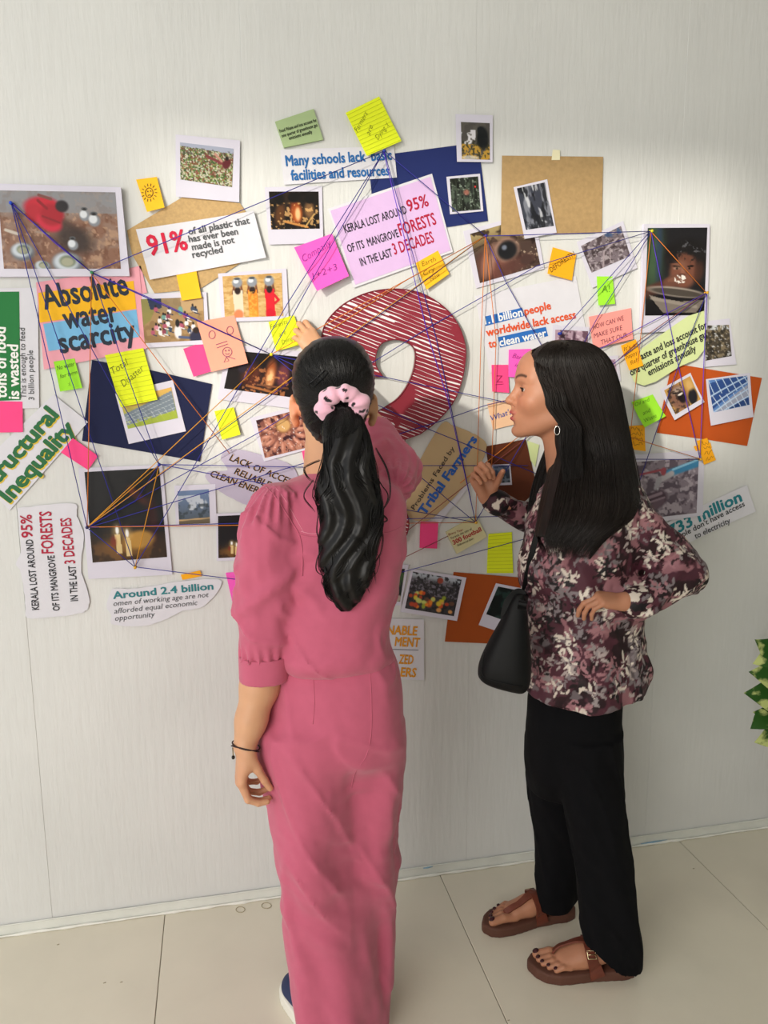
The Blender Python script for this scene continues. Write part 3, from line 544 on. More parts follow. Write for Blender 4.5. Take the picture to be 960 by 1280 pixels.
print_photo(it, [(746, 451), (769, 449), (771, 468), (749, 470)], Cv(24, 24, '#c4a8c0').noise('#8a6a88', 9, .5, .6, .8, 4))
it = quad_item('sticky_note', 'hot pink note with a Z pinned left of the face', 'note', [(614.5, 456), (635, 456), (636, 491), (615, 489.5)], PM['pink'], 2, .003)
text(it, 'Z', (620, 478), (628, 478), 9, '#a01a5a', -.01); strokes(it, [[(619, 481), (629, 480)]], .7, '#a01a5a')
it = quad_item('sticky_note', 'magenta note reading Bank in front of the forehead', 'note', [(636, 437), (664, 436), (662, 473), (635, 471)], PM['magenta'], 3, .003)
text(it, 'Bank', (640, 447), (656, 451), 6, '#8a1a7a', -.01, .3); text(it, 'ing', (643, 458), (653, 460), 5, '#8a1a7a', -.01, .3)
it = quad_item('peach_label', 'peach paper reading What\'s in blue left of the lips', 'paper', [(609, 504.5), (640, 498), (645, 530), (616, 537)], PM['peach'], 1, .002)
text(it, "What's", (614, 526), (640, 517), 7, '#2a4aa8', .0, .2)
poly_item('dark_card', 'dark brown card below the chin', 'card', [(607, 558), (657, 549), (672, 612), (655, 628), (616, 620)], PM['darkbrown'], 1)
it = quad_item('instant_photo', 'small blue grey photo on the dark brown card by the raised hand', 'photo', [(614, 581), (638, 580), (640, 606), (616, 607)], GL, 2)
print_photo(it, [(616, 583), (636, 582), (638, 603), (618, 604)], Cv(26, 28).grad('#4a5878', '#2c3238', 0, 1).noise('#8a96a8', 6, .5, .6, .7, 4, m=1.))
poly_item('paper_strip', 'pale green paper strip glimpsed between chin and neck', 'paper', [(659, 551), (674, 556), (669, 584), (663, 575)], PM['lime'], 1)
it = poly_item('torn_paper', 'torn beige paper reading Problems Faced by Tribal Farmers', 'paper', [(525, 575), (552, 530), (567, 532), (587, 540), (602, 548), (608, 560), (596, 590), (575, 614), (555, 635), (530, 652), (507, 637)], PM['beige'], 2, wob=.25)
text(it, 'Problems Faced by', (518, 637.5), (568.5, 560.5), 6.5, '#3a3230', .006); text(it, 'Tribal Farmers', (530.5, 645), (597, 549), 12, '#2b62b8', .04)
it = poly_item('torn_paper', 'white torn paper scrap under the beige torn paper', 'paper', [(540, 640), (575, 600), (592, 592), (578, 620), (556, 645), (548, 656)], WH, 1, wob=.3)
it = quad_item('sticky_note', 'small hot pink note just below the beige torn paper', 'note', [(525.5, 652), (548, 652.5), (546, 685.5), (524, 684.5)], PM['pink'], 1, .004)
it = quad_item('cream_card', 'thick cream card reading 300 football held by a yellow pin', 'card', [(557.5, 665.5), (595, 644), (609, 671), (571, 692.5)], PM['cream'], 0, off=.009, thick=.007)
for s, a, b, h, cc in (('Every Year', (561, 669.5), (579, 663), 3, '#a03a2a'), ('Forests the size of', (564, 674), (590, 662), 3, '#4a3a2a'), ('300 football', (567, 681), (602, 663.5), 6, '#b5242e'), ('fields are cut down', (572, 683), (592, 674), 3, '#4a3a2a')): text(it, s, a, b, h, cc, .03 if h > 4 else .005)
q = [(610.5, 667.5), (640, 665), (641, 716), (608, 716)]
it = quad_item('sticky_note', 'ruled neon yellow note above the brown square card', 'note', q, PM['neon'], 2, .004); lines_on(it, q, 11)
it = quad_item('brown_card', 'large rust brown square card behind the black handbag', 'card', [(567, 715), (652, 722), (645, 806), (556, 802)], PM['brownc'], 0)
it = quad_item('instant_photo', 'photo of discarded vegetables and fruit in a heap', 'photo', [(514.5, 711), (583, 722), (571, 776), (500.5, 764.5)], GL, 2, .002)
c = Cv(72, 52, '#4a4844').grad('#b8c0cc', '#3c3a3e', .05, .25).noise('#8a8494', 22, .5, .6, .8, 3, m=(c.y > .15)*(c.y < .55)*1.).noise('#26242a', 16, .5, .62, .9, 5).ell(.58, .12, .06, .08, '#a04838')
for i in range(34):
    x, y = rr.gauss(.45, .23), rr.uniform(.5, .92); c.ell(x, y, rr.uniform(.03, .055), rr.uniform(.04, .07), rr.choice(['#e8862a', '#d8c23c', '#d2562c', '#9aa83a', '#e0a060', '#b8482e', '#c8d070', '#6a4a3a']))
print_photo(it, [(516, 714.5), (577, 724.5), (567, 770), (506, 760)], c)
it = quad_item('instant_photo', 'narrow photo edge between the pink back and the vegetable photo', 'photo', [(480, 704), (511, 706), (501, 757), (476, 756)], GL, 1)
print_photo(it, [(482, 710), (506, 711), (500, 752), (480, 751)], Cv(26, 42, '#23282a').noise('#4c6a3c', 5, .5, .62, .8, 4).ell(.8, .9, .3, .1, '#b8a89c'))
it = quad_item('instant_photo', 'dark instant photo on the rust brown card, half behind the handbag', 'photo', [(620, 729), (660, 737), (640, 795), (598, 781)], GL, 2, .002)
print_photo(it, [(622.5, 733), (656, 739.5), (640, 779), (607.5, 767.5)], Cv(36, 40, '#141c1c').noise('#2c4440', 5, .5, .62, .8, 4))
it = quad_item('slogan_paper', 'white paper with orange letters ending NABLE, MENT, ZED, ERS', 'paper', [(455, 772), (530, 774.5), (530, 850), (455, 848)], WH, 1, .001)
for s, a, b in (('NABLE', (483, 792.5), (521, 794)), ('MENT', (493, 807), (524, 808.5)), ('ZED', (498, 829), (516, 830)), ('ERS', (500, 845), (519.5, 846))): text(it, s, a, b, 12, '#e39a24', .035)
strokes(it, [[(470, 811), (523, 812.5)]], .8, '#555566')

# --- right group
it = poly_item('slogan_paper', 'pale green rounded paper reading Waste and loss account for one quarter of greenhouse gas', 'paper', [(845, 405), (860, 395), (880, 388.5), (882, 435), (871, 449), (850, 458), (820, 477), (805, 482), (793, 478), (788, 466), (802, 436)], PM['lime'], 0, off=.0135)
for s, a, b in (('Waste and loss account for', (793, 454), (884, 409)), ('one quarter of greenhouse gas', (788.5, 470), (884, 420.5)), ('emissions annually', (811, 470), (870.5, 438.5))): text(it, s, a, b, 8.8, '#26282a', .03)
it = quad_item('sticky_note', 'orange note reading It\'s a happy fish left of the green rounded paper', 'note', [(776, 432), (795, 424), (803, 457), (785.5, 463)], PM['orange'], 3, .005, off=.015)
for s, a, b in (("It's a", (780, 439), (794, 433)), ('happy', (783, 449), (797, 442)), ('fish', (788, 456), (798, 451))): text(it, s, a, b, 5, '#6a4208', -.008, .2)
it = quad_item('instant_photo', 'instant photo of a rubbish tip right of the boy photo board', 'photo', [(878, 402), (912, 398), (920, 455.5), (878, 459)], GL, 1, .003)
c = Cv(36, 42, '#4a4238').put((c.y < .14)*1., '#c8ccd4').noise('#8a7c64', 12, .48, .6, .9, 3).noise('#2a2620', 10, .5, .6, .8, 5).noise('#dcdce0', 16, .66, .72, .8, 8)
print_photo(it, [(880, 407), (911, 406), (914, 445), (881, 451)], c)
it = poly_item('rust_card', 'large rust orange square card behind the solar panel photo at right', 'card', [(840, 454), (883, 461), (952.5, 472.5), (943, 515), (934, 557.5), (880, 549), (821, 541)], PM['rust'], 0)
it = quad_item('instant_photo', 'small tilted photo of a screaming face on the rust card', 'photo', [(825, 487), (863, 466), (879, 502.5), (841, 525)], GL, 2, .008)
c = Cv(44, 40, '#c89a52').ell(.35, .5, .32, .5, '#8a6250').ell(.4, .25, .18, .12, '#b8a89a', 0, .6, .8).noise('#3a2a24', 9, .5, .6, .8, 3, m=(c.x < .6)*1.).ell(.45, .55, .13, .24, '#1c1214').ell(.45, .43, .1, .04, '#e8ddd4').ell(.3, .3, .1, .03, '#1a1212', .3).ell(.8, .75, .16, .3, '#1d1c24', .3).ell(.85, .3, .1, .2, '#d8b070', 0, .5, .8)
print_photo(it, [(830, 488), (862.5, 470), (874.5, 499), (842.5, 518)], c)
it = quad_item('instant_photo', 'instant photo of blue solar panels on the rust card', 'photo', [(882.5, 474), (937.5, 466), (940.5, 521), (887, 532)], GL, 2, .006)
c = Cv(56, 48, '#5e86c4').poly([(0, .9), (0, .1), (1, -.1), (1, .25)], '#2c4c8c').poly([(.05, .98), (1, .3), (1, .7), (.5, 1)], '#9aa0b8').poly([(.35, 1), (1, .72), (1, 1)], '#22407c')
for i in range(7): c.line((.0+.18*i, .0), (.1+.2*i, .45), .012, '#c9dcf2').line((.05+.18*i, .5), (.25+.17*i, 1.), .01, '#d9e2f2')
for a, b in (((0, .5), (1, .02)), ((0, .78), (1, .22)), ((.0, 1.), (1, .45)), ((.3, 1), (1, .7))): c.line(a, b, .02, '#bcd4f2')
print_photo(it, [(885, 475.5), (934, 469.5), (936, 506), (891, 515.5)], c)
it = quad_item('sticky_note', 'neon green note reading and Waste left of the screaming photo', 'note', [(789.5, 502.5), (816, 493), (830, 520), (802.5, 534)], PM['green'], 3, .012)
for s, a, b in (('Oil and', (794, 508), (812, 501)), ('and', (803, 519), (813, 514)), ('Waste', (804, 528), (819, 521))): text(it, s, a, b, 5, '#3f7a1c', -.01, .2)
sq = [[(x+rr.uniform(-1, 1), y+rr.uniform(-3, 3)) for x, y in zip(np.linspace(788, 803, 12), np.linspace(536+6*i, 537+6*i, 12))] for i in range(4)]
it = quad_item('sticky_note', 'orange note with a scribbled pattern above the water tap photo', 'note', [(786, 532.5), (806, 531), (806, 564), (785, 561)], PM['orange'], 2, .004); strokes(it, sq, .7, '#9a5f08')
poly_item('sticky_note', 'orange note strip lying under the pinned cross-shaped orange note', 'note', [(867, 558), (888, 553), (890, 560), (870, 564)], PM['orange'], 1, off=.004)
it = poly_item('sticky_note', 'orange scribbled note at the top right corner of the tap photo', 'note', [(871, 551), (884, 547.5), (895, 575), (880, 581)], PM['orange'], 3, off=.008)
strokes(it, [[(x+rr.uniform(-1, 1), y+rr.uniform(-3, 3)) for x, y in zip(np.linspace(877+2*i, 886+2*i, 8), np.linspace(555+6*i, 553+6*i, 8))] for i in range(4)], .7, '#9a5f08')
it = quad_item('photo_sheet', 'large photo of a blue handled tap dripping over cupped hands', 'photo', [(786, 569), (881, 562), (878, 644), (786, 658)], GL, 1, .003)
c = Cv(92, 76, '#8d818e').noise('#5a4e5c', 9, .45, .58, .9, 3).noise('#bdb2be', 11, .55, .65, .8, 5).line((.56, .24), (.98, .1), .07, '#3f86b4').line((.62, .18), (.98, .04), .02, '#8cc4e4').line((.42, .35), (.6, .25), .055, '#b9b4bc').line((.42, .33), (.38, .48), .05, '#a8a4ae').line((.15, .22), (.5, .16), .02, '#a04c58').ell(.48, .2, .04, .07, '#a8505c').line((.4, .5), (.38, .7), .012, '#dfe6f0')
c.ell(.3, .72, .18, .14, '#3a2c3a', -.3, .4).ell(.42, .66, .12, .14, '#4c3a48', .2, .4).line((.1, .98), (.45, .72), .07, '#6a5664').line((.2, .66), (.45, .58), .03, '#94808e').line((.22, .74), (.5, .66), .02, '#8e7a88')
print_photo(it, [(788, 578), (873.5, 572), (870, 641), (788, 650)], c)
it = quad_item('slogan_paper', 'white paper reading 733 million people don\'t have access to electricity', 'paper', [(815, 662), (932, 606), (943, 639), (840, 688)], WH, 0, .002, .006)
text(it, '733 million', (837, 671), (927, 625.5), 15, '#23808f', .035)
for s, a, b in (("people don't have access", (839, 678), (930, 632)), ('to electricity', (868.5, 673.5), (912.5, 653))): text(it, s, a, b, 7.6, '#3c3f44', .018)

# --- the question mark: thick board with a scribbled crimson face
out = [(430, 470), (412, 452), (403, 430), (404, 412), (412, 397), (430, 380), (455, 367.5), (480, 362), (505, 362), (530, 368), (555, 384), (572, 405), (581, 430), (581.5, 452), (576, 480), (565, 505), (545, 527.5), (525, 542.5)]
stem = [(506, 549.5), (506, 606), (448, 606), (449, 530), (462, 519)]
inn = [(480, 510), (497.5, 497.5), (510, 480), (517.5, 460), (519, 440), (512.5, 430), (500, 425), (487.5, 425), (476, 430), (470, 442.5), (470, 457.5), (479, 471)]
Qp = [tuple(p) for p in spline(out, 4)]+stem+[tuple(p) for p in spline(inn, 4)]
board = mat('scribble_board_edge', '#8f8680', .8)
def scribble_mat():
    m = bpy.data.materials.new('crimson_scribble'); m.use_nodes = True; nt = m.node_tree; N = nt.nodes; L = nt.links; b = N['Principled BSDF']; b.inputs['Roughness'].default_value = .6
    tc = N.new('ShaderNodeTexCoord'); sp = N.new('ShaderNodeSeparateXYZ'); L.new(tc.outputs['Object'], sp.inputs[0])
    def math_(op, a, b_=None):
        n = N.new('ShaderNodeMath'); n.operation = op
        for i, q in enumerate((a, b_)):
            if q is None: continue
            if isinstance(q, (int, float)): n.inputs[i].default_value = q
            else: L.new(q, n.inputs[i])
        return n.outputs[0]
    across = math_('ADD', math_('MULTIPLY', sp.outputs['Z'], 1.0), math_('MULTIPLY', sp.outputs['X'], .36))
    along = math_('SUBTRACT', sp.outputs['X'], math_('MULTIPLY', sp.outputs['Z'], .36))
    cb = N.new('ShaderNodeCombineXYZ'); L.new(math_('MULTIPLY', along, 7.), cb.inputs[0]); L.new(math_('MULTIPLY', across, 95.), cb.inputs[1])
    nz = N.new('ShaderNodeTexNoise'); nz.inputs['Scale'].default_value = 1; nz.inputs['Detail'].default_value = 1.2; L.new(cb.outputs[0], nz.inputs['Vector'])
    wv = math_('SINE', math_('ADD', math_('MULTIPLY', across, 560.), math_('MULTIPLY', nz.outputs['Fac'], 9.)))
    n2 = N.new('ShaderNodeTexNoise'); n2.inputs['Scale'].default_value = 7; L.new(tc.outputs['Object'], n2.inputs['Vector'])
    th = math_('GREATER_THAN', math_('ADD', wv, math_('MULTIPLY', n2.outputs['Fac'], 1.5)), 1.58)
    mx = N.new('ShaderNodeMix'); mx.data_type = 'RGBA'; L.new(th, mx.inputs['Factor']); mx.inputs['A'].default_value = (*lin('#8e2437'), 1); mx.inputs['B'].default_value = (*lin('#f2f0f2'), 1)
    L.new(mx.outputs['Result'], b.inputs['Base Color']); return m
sm = scribble_mat(); OUTL = mat('crimson_outline', '#7c1c30', .6)
def q_board(name, label, pts):
    it = poly_item(name, label, 'sign', pts, board, 0, thick=.0145, off=.016)
    xz = np.array([WP(x, y, .016)[[0, 2]] for x, y in pts]); n = len(xz)
    ar = sum(xz[i][0]*xz[(i+1) % n][1]-xz[(i+1) % n][0]*xz[i][1] for i in range(n)); idx = tuple(range(n)) if ar > 0 else tuple(range(n))[::-1]
    mesh('scribbled_face', np.c_[xz[:, 0], np.full(n, -.0164), xz[:, 1]], [idx], sm, it.ob)
    tube('crimson_outline', np.c_[xz[:, 0], np.full(n, -.0168), xz[:, 1]], .0017, OUTL, it.ob, 5, True)
q_board('question_mark', 'big scribbled crimson question mark board in the centre of the wall', Qp)
q_board('question_mark_dot', 'round scribbled crimson dot of the question mark, behind the pink blouse', circ(478, 655, 33, 33, n=33)[:-1])

# --- pins and strings
NO = dict(A=(14, 254, 'the pots photo', '#2450d0'), B=(115, 341, 'the water scarcity poster', '#3a8a5a'), C=(339, 443, 'the campfire photo', '#e6dc2a'), D=(199, 581, 'the big candle photo top', '#2438a0'), E=(109, 659, 'the big candle photo left edge', '#2a2a60'),
          F=(169, 709, 'the big candle photo bottom', '#e6b02a'), G=(480, 189, 'the topmost yellow note', '#2438a0'), H=(607, 295, 'the cupped hands photo', '#3a2a90'), I=(814, 289, 'the top of the boy photo', '#e6dc2a'), J=(883, 366, 'the side of the boy photo', '#e6b02a'),
          K=(594.5, 653, 'the 300 football card', '#e6b02a'), L=(875, 574, 'the tap photo corner', '#e6b02a'), N=(700, 417, 'the mauve photo', '#2438a0'))
SO = .026
npos = {k: WP(v[0], v[1], SO) for k, v in NO.items()}
for k, v in NO.items():
    p = npos[k]; m = mat('pin_plastic_'+v[3].strip('#'), v[3], .3); nm = mat('pin_steel', '#b9bcc4', .25, metal=1)
    prof = [(.0, .0042), (.0022, .0042), (.004, .0022), (.0085, .0021), (.010, .0038), (.0118, .0040), (.0125, .0)]
    pts = [p+np.array([0, .006-y, 0]) for y, r in prof]; vv, ff = tube_data(pts, np.maximum([r for y, r in prof], .0003), 10)
    o = mesh('push_pin', vv, ff, m, None, True); tag(o, 'push pin holding strings on '+v[2], 'pin', 'push pins on the evidence wall')
    tube('pin_needle', [p+np.array([0, .006, 0]), np.array([p[0], -.0005, p[2]])], .0006, nm, o, 5)
SM = dict(b=mat('navy_blue_string', '#2c2c8c', .8), p=mat('violet_string', '#5a34c0', .8), o=mat('orange_string', '#d2762c', .8), y=mat('golden_string', '#d8962c', .8), r=mat('brown_red_string', '#8a4440', .8))
SN = dict(b='blue', p='violet', o='orange', y='golden', r='reddish brown')
def q_bent(p): return isinstance(p[0], str) and isinstance(p[-1], str) and len(p) > 2
def string(col, pts, extra=''):
    ends = [NO[q][2] if isinstance(q, str) else None for q in (pts[0], pts[-1])]
    q = [npos[p] if isinstance(p, str) else WP(p[0], p[1], .018 if len(p) < 3 else p[2]) for p in pts]
    lab = '%s string from %s %s' % (SN[col], ends[0], ('to '+ends[1]) if ends[1] else extra)
    if q_bent(pts) and len(lab.split()) < 16: lab += ', bent'
    j = np.array([random.uniform(-.0015, .0015), 0, random.uniform(-.0015, .0015)]); q[0] = q[0]+j
    o = tube('string', q, .0011, SM[col], None, 5); tag(o, lab, 'string', 'strings stretched between the pins')
st = [('b', ['A', 'E']), ('b', ['A', (118, 560), 'F']), ('b', ['A', (102, 413), (150, 500), 'D']), ('b', ['A', 'B']), ('p', ['A', (68, 303), 'B']), ('b', ['B', 'C']), ('p', ['B', (200, 378), 'C']), ('b', ['B', 'G']), ('o', ['B', 'E']), ('b', ['B', 'D']),
      ('o', ['B', (208, 465), (287, 567)], 'to the lavender torn paper'), ('b', ['C', 'G']), ('p', ['G', (535, 420), (560, 500), 'K']), ('b', ['G', (545, 422), 'K']), ('b', ['G', 'H']), ('b', ['H', 'I']), ('b', ['C', 'K']), ('b', ['C', (537, 537), (606, 565), (670, 592)], 'to behind the floral shirt'),
      ('b', ['C', (478, 471), (619, 500), (660, 509)], 'to behind the face'), ('y', ['C', 'E']), ('o', ['H', 'C']), ('y', ['H', 'E']), ('b', ['H', (360, 479), 'E']), ('o', ['H', (505, 352), (410, 415)], 'to behind the dark hair'), ('b', ['I', (672, 332), (540, 407), (325, 540), 'E']), ('b', ['E', (380, 579), (552, 526), (606, 507), (660, 494)], 'to behind the nose'),
      ('b', ['D', (379, 584), (516, 582), (660, 582)], 'level to behind the raised hand'), ('b', ['D', 'K']), ('b', ['E', (642, 645), (690, 644)], 'level across to the floral shirt'), ('o', ['E', 'K']), ('o', ['H', (601, 430), 'K']), ('o', ['H', (620, 425), (614, 600)], 'straight down to the brown card'),
      ('b', ['H', (632, 352), (676, 430), (700, 478)], 'down to behind the straight hair'), ('b', ['K', (654, 552), (668, 528)], 'up to behind the chin'), ('o', ['I', 'J']), ('b', ['I', 'N']), ('b', ['I', (747, 397), (728, 432)], 'down to behind the straight hair'), ('o', ['I', (803, 400), (786, 562)], 'down to the scribbled orange note'),
      ('p', ['I', (835, 395), (850, 467), 'L']), ('p', ['J', 'L']), ('p', ['J', (752, 435), (700, 462)], 'to behind the hair crown'), ('b', ['J', (760, 460), (700, 508)], 'to behind mid straight hair'), ('r', ['J', (800, 425), (740, 480)], 'to behind the hair side'), ('b', ['J', (847, 460), (800, 600)], 'down to the tap photo middle'),
      ('o', ['L', (796, 549), (770, 541)], 'left to the straight hair ends'), ('b', ['L', (796, 574), (770, 575)], 'level left along the tap photo'), ('b', ['E', 'F']), ('y', ['F', 'D']), ('y', ['E', 'D']), ('b', ['E', (169, 627), 'D']), ('b', ['F', (240, 587), (297, 487), (359, 380), 'G']), ('b', ['F', (294, 724), (400, 732)], 'right to behind the pink sleeve'),
      ('b', ['F', (250, 600), (205, 650), 'D'])]
for s_ in st[:-1]: string(s_[0], s_[1], s_[2] if len(s_) > 2 else '')
for c_, a, b, lab in (('b', (503, 715), (662, 672), 'thin blue string from the vegetable photo up to the floral shirt'), ('r', (493, 703), (560, 670), 'thin reddish string behind the small pink note'), ('r', (511, 662), (665, 542), 'thin reddish string rising from the pink back to the chin'), ('o', (575, 604), (668, 530), 'thin orange string passing the raised hand to the chin')):
    o = tube('string', [WP(*a, .014), WP(*b, .014)], .0011, SM[c_], None, 5); tag(o, lab, 'string', 'strings stretched between the pins')
# ------------------------------------------------------------------ signed-distance modelling for bodies and clothes
def nrm(v): v = np.asarray(v, float); return v/np.linalg.norm(v)
class Fld:
    """list of primitives blended into one surface, meshed on a grid"""
    def __init__(s): s.ops = []
    def add(s, fn, lo, hi, k=.01, mode='u'): s.ops.append((fn, np.array(lo, float), np.array(hi, float), k, mode)); return s
    def cone(s, a, b, ra, rb, k=.01, mode='u'):
        a, b = np.array(a, float), np.array(b, float); ab = b-a; L2 = ab@ab+1e-12
        def fn(p):
            t = np.clip(((p-a)@ab)/L2, 0, 1); return np.linalg.norm(p-a-t[..., None]*ab, axis=-1)-(ra+(rb-ra)*t)
        r = max(ra, rb); return s.add(fn, np.minimum(a, b)-r, np.maximum(a, b)+r, k, mode)
    def ell(s, c, r, R=None, k=.01, mode='u'):
        c = np.array(c, float); r = np.array(r, float); R = np.eye(3) if R is None else np.array(R, float)   # rows = axes
        def fn(p):
            q = (p-c)@R.T; k0 = np.linalg.norm(q/r, axis=-1); k1 = np.linalg.norm(q/(r*r), axis=-1)+1e-9; return k0*(k0-1)/k1
        m = r.max(); return s.add(fn, c-m, c+m, k, mode)
    def stack(s, rows, e1, e2, k=.01, n=2.3, fold=None, mode='u', zcut=None, dens=5):
        R = spline(np.array(rows, float), dens) if len(rows) > 2 else np.array(rows, float)
        R = R[np.argsort(R[:, 0])]; z, X, Y, A, B = R.T; A = np.maximum(A, .004); B = np.maximum(B, .004)
        def fn(p):
            zz = p[..., 2]; q = np.clip(zz, z[0], z[-1]); cx, cy, a, b = (np.interp(q, z, w) for w in (X, Y, A, B))
            dx, dy = p[..., 0]-cx, p[..., 1]-cy; u = dx*e1[0]+dy*e1[1]; w = dx*e2[0]+dy*e2[1]
            kk = (np.abs(u/a)**n+np.abs(w/b)**n)**(1/n); r = np.hypot(u, w); d = np.where(kk > 1e-3, r*(1-1/np.maximum(kk, 1e-3)), -np.minimum(a, b))
            d = np.maximum(d, -np.minimum(a, b))
            if fold: d = d-fold(u, w, zz, a, b)
            d = np.maximum(d, np.maximum(zz-z[-1], z[0]-zz))
            if zcut: d = np.maximum(d, zcut(u, w, zz))
            return d
        m = max(A.max(), B.max())*1.05+.01
        return s.add(fn, (X.min()-m, Y.min()-m, z[0]-.005), (X.max()+m, Y.max()+m, z[-1]+.005), k, mode)
    def eval(s, X, Y, Z):
        V = np.full((len(X), len(Y), len(Z)), .5, np.float32)
        for fn, lo, hi, k, mode in s.ops:
            pad = k+.012
            i0, i1 = np.searchsorted(X, lo[0]-pad), np.searchsorted(X, hi[0]+pad); j0, j1 = np.searchsorted(Y, lo[1]-pad), np.searchsorted(Y, hi[1]+pad); k0, k1 = np.searchsorted(Z, lo[2]-pad), np.searchsorted(Z, hi[2]+pad)
            if i0 >= i1 or j0 >= j1 or k0 >= k1: continue
            p = np.stack(np.meshgrid(X[i0:i1], Y[j0:j1], Z[k0:k1], indexing='ij'), -1)
            d = fn(p); v = V[i0:i1, j0:j1, k0:k1]
            if mode == 'u': h = np.maximum(k-np.abs(v-d), 0)/max(k, 1e-6); V[i0:i1, j0:j1, k0:k1] = np.minimum(v, d)-h*h*k*.25
            else: h = np.maximum(k-np.abs(v+d), 0)/max(k, 1e-6); V[i0:i1, j0:j1, k0:k1] = np.maximum(v, -d)+h*h*k*.25
        return V
    def surf(s, lo, hi, h):
        X, Y, Z = (np.arange(lo[i], hi[i]+h, h) for i in range(3)); V = s.eval(X, Y, Z); I = V < 0
        c = np.zeros((len(X)-1, len(Y)-1, len(Z)-1), np.int8)
        for a in (0, 1):
            for b in (0, 1):
                for d in (0, 1): c += I[a:len(X)-1+a, b:len(Y)-1+b, d:len(Z)-1+d]
        act = (c > 0) & (c < 8); idx = -np.ones(c.shape, np.int64); A = np.argwhere(act); idx[act] = np.arange(len(A))
        acc = np.zeros((len(A), 3)); cnt = np.zeros(len(A))
        cor = {(a, b, d): V[A[:, 0]+a, A[:, 1]+b, A[:, 2]+d].astype(float) for a in (0, 1) for b in (0, 1) for d in (0, 1)}
        for p0 in cor:
            for ax in range(3):
                if p0[ax]: continue
                p1 = list(p0); p1[ax] = 1; v0, v1 = cor[p0], cor[tuple(p1)]; m = (v0 < 0) != (v1 < 0)
                t = np.where(m, v0/np.where(np.abs(v0-v1) < 1e-12, 1, v0-v1), 0)
                q = np.tile(np.array(p0, float), (len(A), 1)); q[:, ax] += t; acc += q*m[:, None]; cnt += m
        v = np.c_[X[0], Y[0], Z[0]]+(A+acc/cnt[:, None])*h
        F_ = []
        for ax in range(3):
            b, d = [q for q in range(3) if q != ax]
            sl0 = [slice(1, -1)]*3; sl0[ax] = slice(0, -1); sl1 = list(sl0); sl1[ax] = slice(1, None)
            a0, a1 = I[tuple(sl0)], I[tuple(sl1)]; E = np.argwhere(a0 != a1); 
            if not len(E): continue
            E[:, b] += 1; E[:, d] += 1; s0 = I[E[:, 0], E[:, 1], E[:, 2]]
            def g(db, dd):
                q = E.copy(); q[:, b] -= db; q[:, d] -= dd; return idx[q[:, 0], q[:, 1], q[:, 2]]
            qd = np.c_[g(1, 1), g(0, 1), g(0, 0), g(1, 0)]
            flip = s0 if ax != 1 else ~s0; qd[~flip] = qd[~flip][:, ::-1]; F_.append(qd)
        f = np.vstack(F_); f = f[(f >= 0).all(1)]; return v, f
    def at(s, p):                         # value at points
        p = np.atleast_2d(p); V = np.full(len(p), .5)
        for fn, lo, hi, k, mode in s.ops:
            m = ((p > lo-k-.012) & (p < hi+k+.012)).all(1)
            if not m.any(): continue
            d = fn(p[m]); v = V[m]
            if mode == 'u': h = np.maximum(k-np.abs(v-d), 0)/max(k, 1e-6); V[m] = np.minimum(v, d)-h*h*k*.25
            else: h = np.maximum(k-np.abs(v+d), 0)/max(k, 1e-6); V[m] = np.maximum(v, -d)+h*h*k*.25
        return V
def bounds(fl, pad=.01):
    lo = np.min([o[1] for o in fl.ops if o[4] == 'u'], 0)-pad; hi = np.max([o[2] for o in fl.ops if o[4] == 'u'], 0)+pad; return lo, hi
def relax(v, f, it=1, lam=.5):
    for _ in range(it):
        acc = np.zeros_like(v); cnt = np.zeros(len(v))
        for a, b in ((0, 1), (1, 2), (2, 3), (3, 0)):
            np.add.at(acc, f[:, a], v[f[:, b]]); np.add.at(cnt, f[:, a], 1); np.add.at(acc, f[:, b], v[f[:, a]]); np.add.at(cnt, f[:, b], 1)
        v = v+(acc/np.maximum(cnt, 1)[:, None]-v)*lam
    return v
def vnormals(v, f):
    n = np.cross(v[f[:, 2]]-v[f[:, 0]], v[f[:, 3]]-v[f[:, 1]]); N = np.zeros_like(v)
    for k in range(4): np.add.at(N, f[:, k], n)
    return N/(np.linalg.norm(N, axis=1)[:, None]+1e-12)
def multires(fl, lo, hi, h, fine):
    """coarse surface with finer patches inside the given boxes [(lo, hi, h)]"""
    v, f = fl.surf(lo, hi, h); c = v[f].mean(1); keep = np.ones(len(f), bool)
    for a, b, hh in fine: keep &= ~((c > np.array(a)+.6*h) & (c < np.array(b)-.6*h)).all(1)
    f = f[keep]; V, Fs, o = [v], [f], len(v)
    for a, b, hh in fine:
        v2, f2 = fl.surf(a, b, hh); V.append(v2); Fs.append(f2+o); o += len(v2)
    V = np.vstack(V); f = np.vstack(Fs); used = np.unique(f); m = -np.ones(len(V), np.int64); m[used] = np.arange(len(used)); return V[used], m[f]
def row(y, xl, xr, Y, b):
    c = P((xl+xr)/2, y, Y); return (c[2], c[0], c[1], (xr-xl)/2*mpp((xl+xr)/2, y, Y)*.985, b)
def view_axes(px, py=500):
    d = ray(px, py); e2 = nrm([d[0], d[1]]); return np.array([e2[1], -e2[0]]), e2
def rot_to(f, up):                        # orthonormal frame from forward and approximate up: rows f, s, v
    f = nrm(f); s = nrm(np.cross(up, f)); v = np.cross(f, s); return np.array([f, s, v])

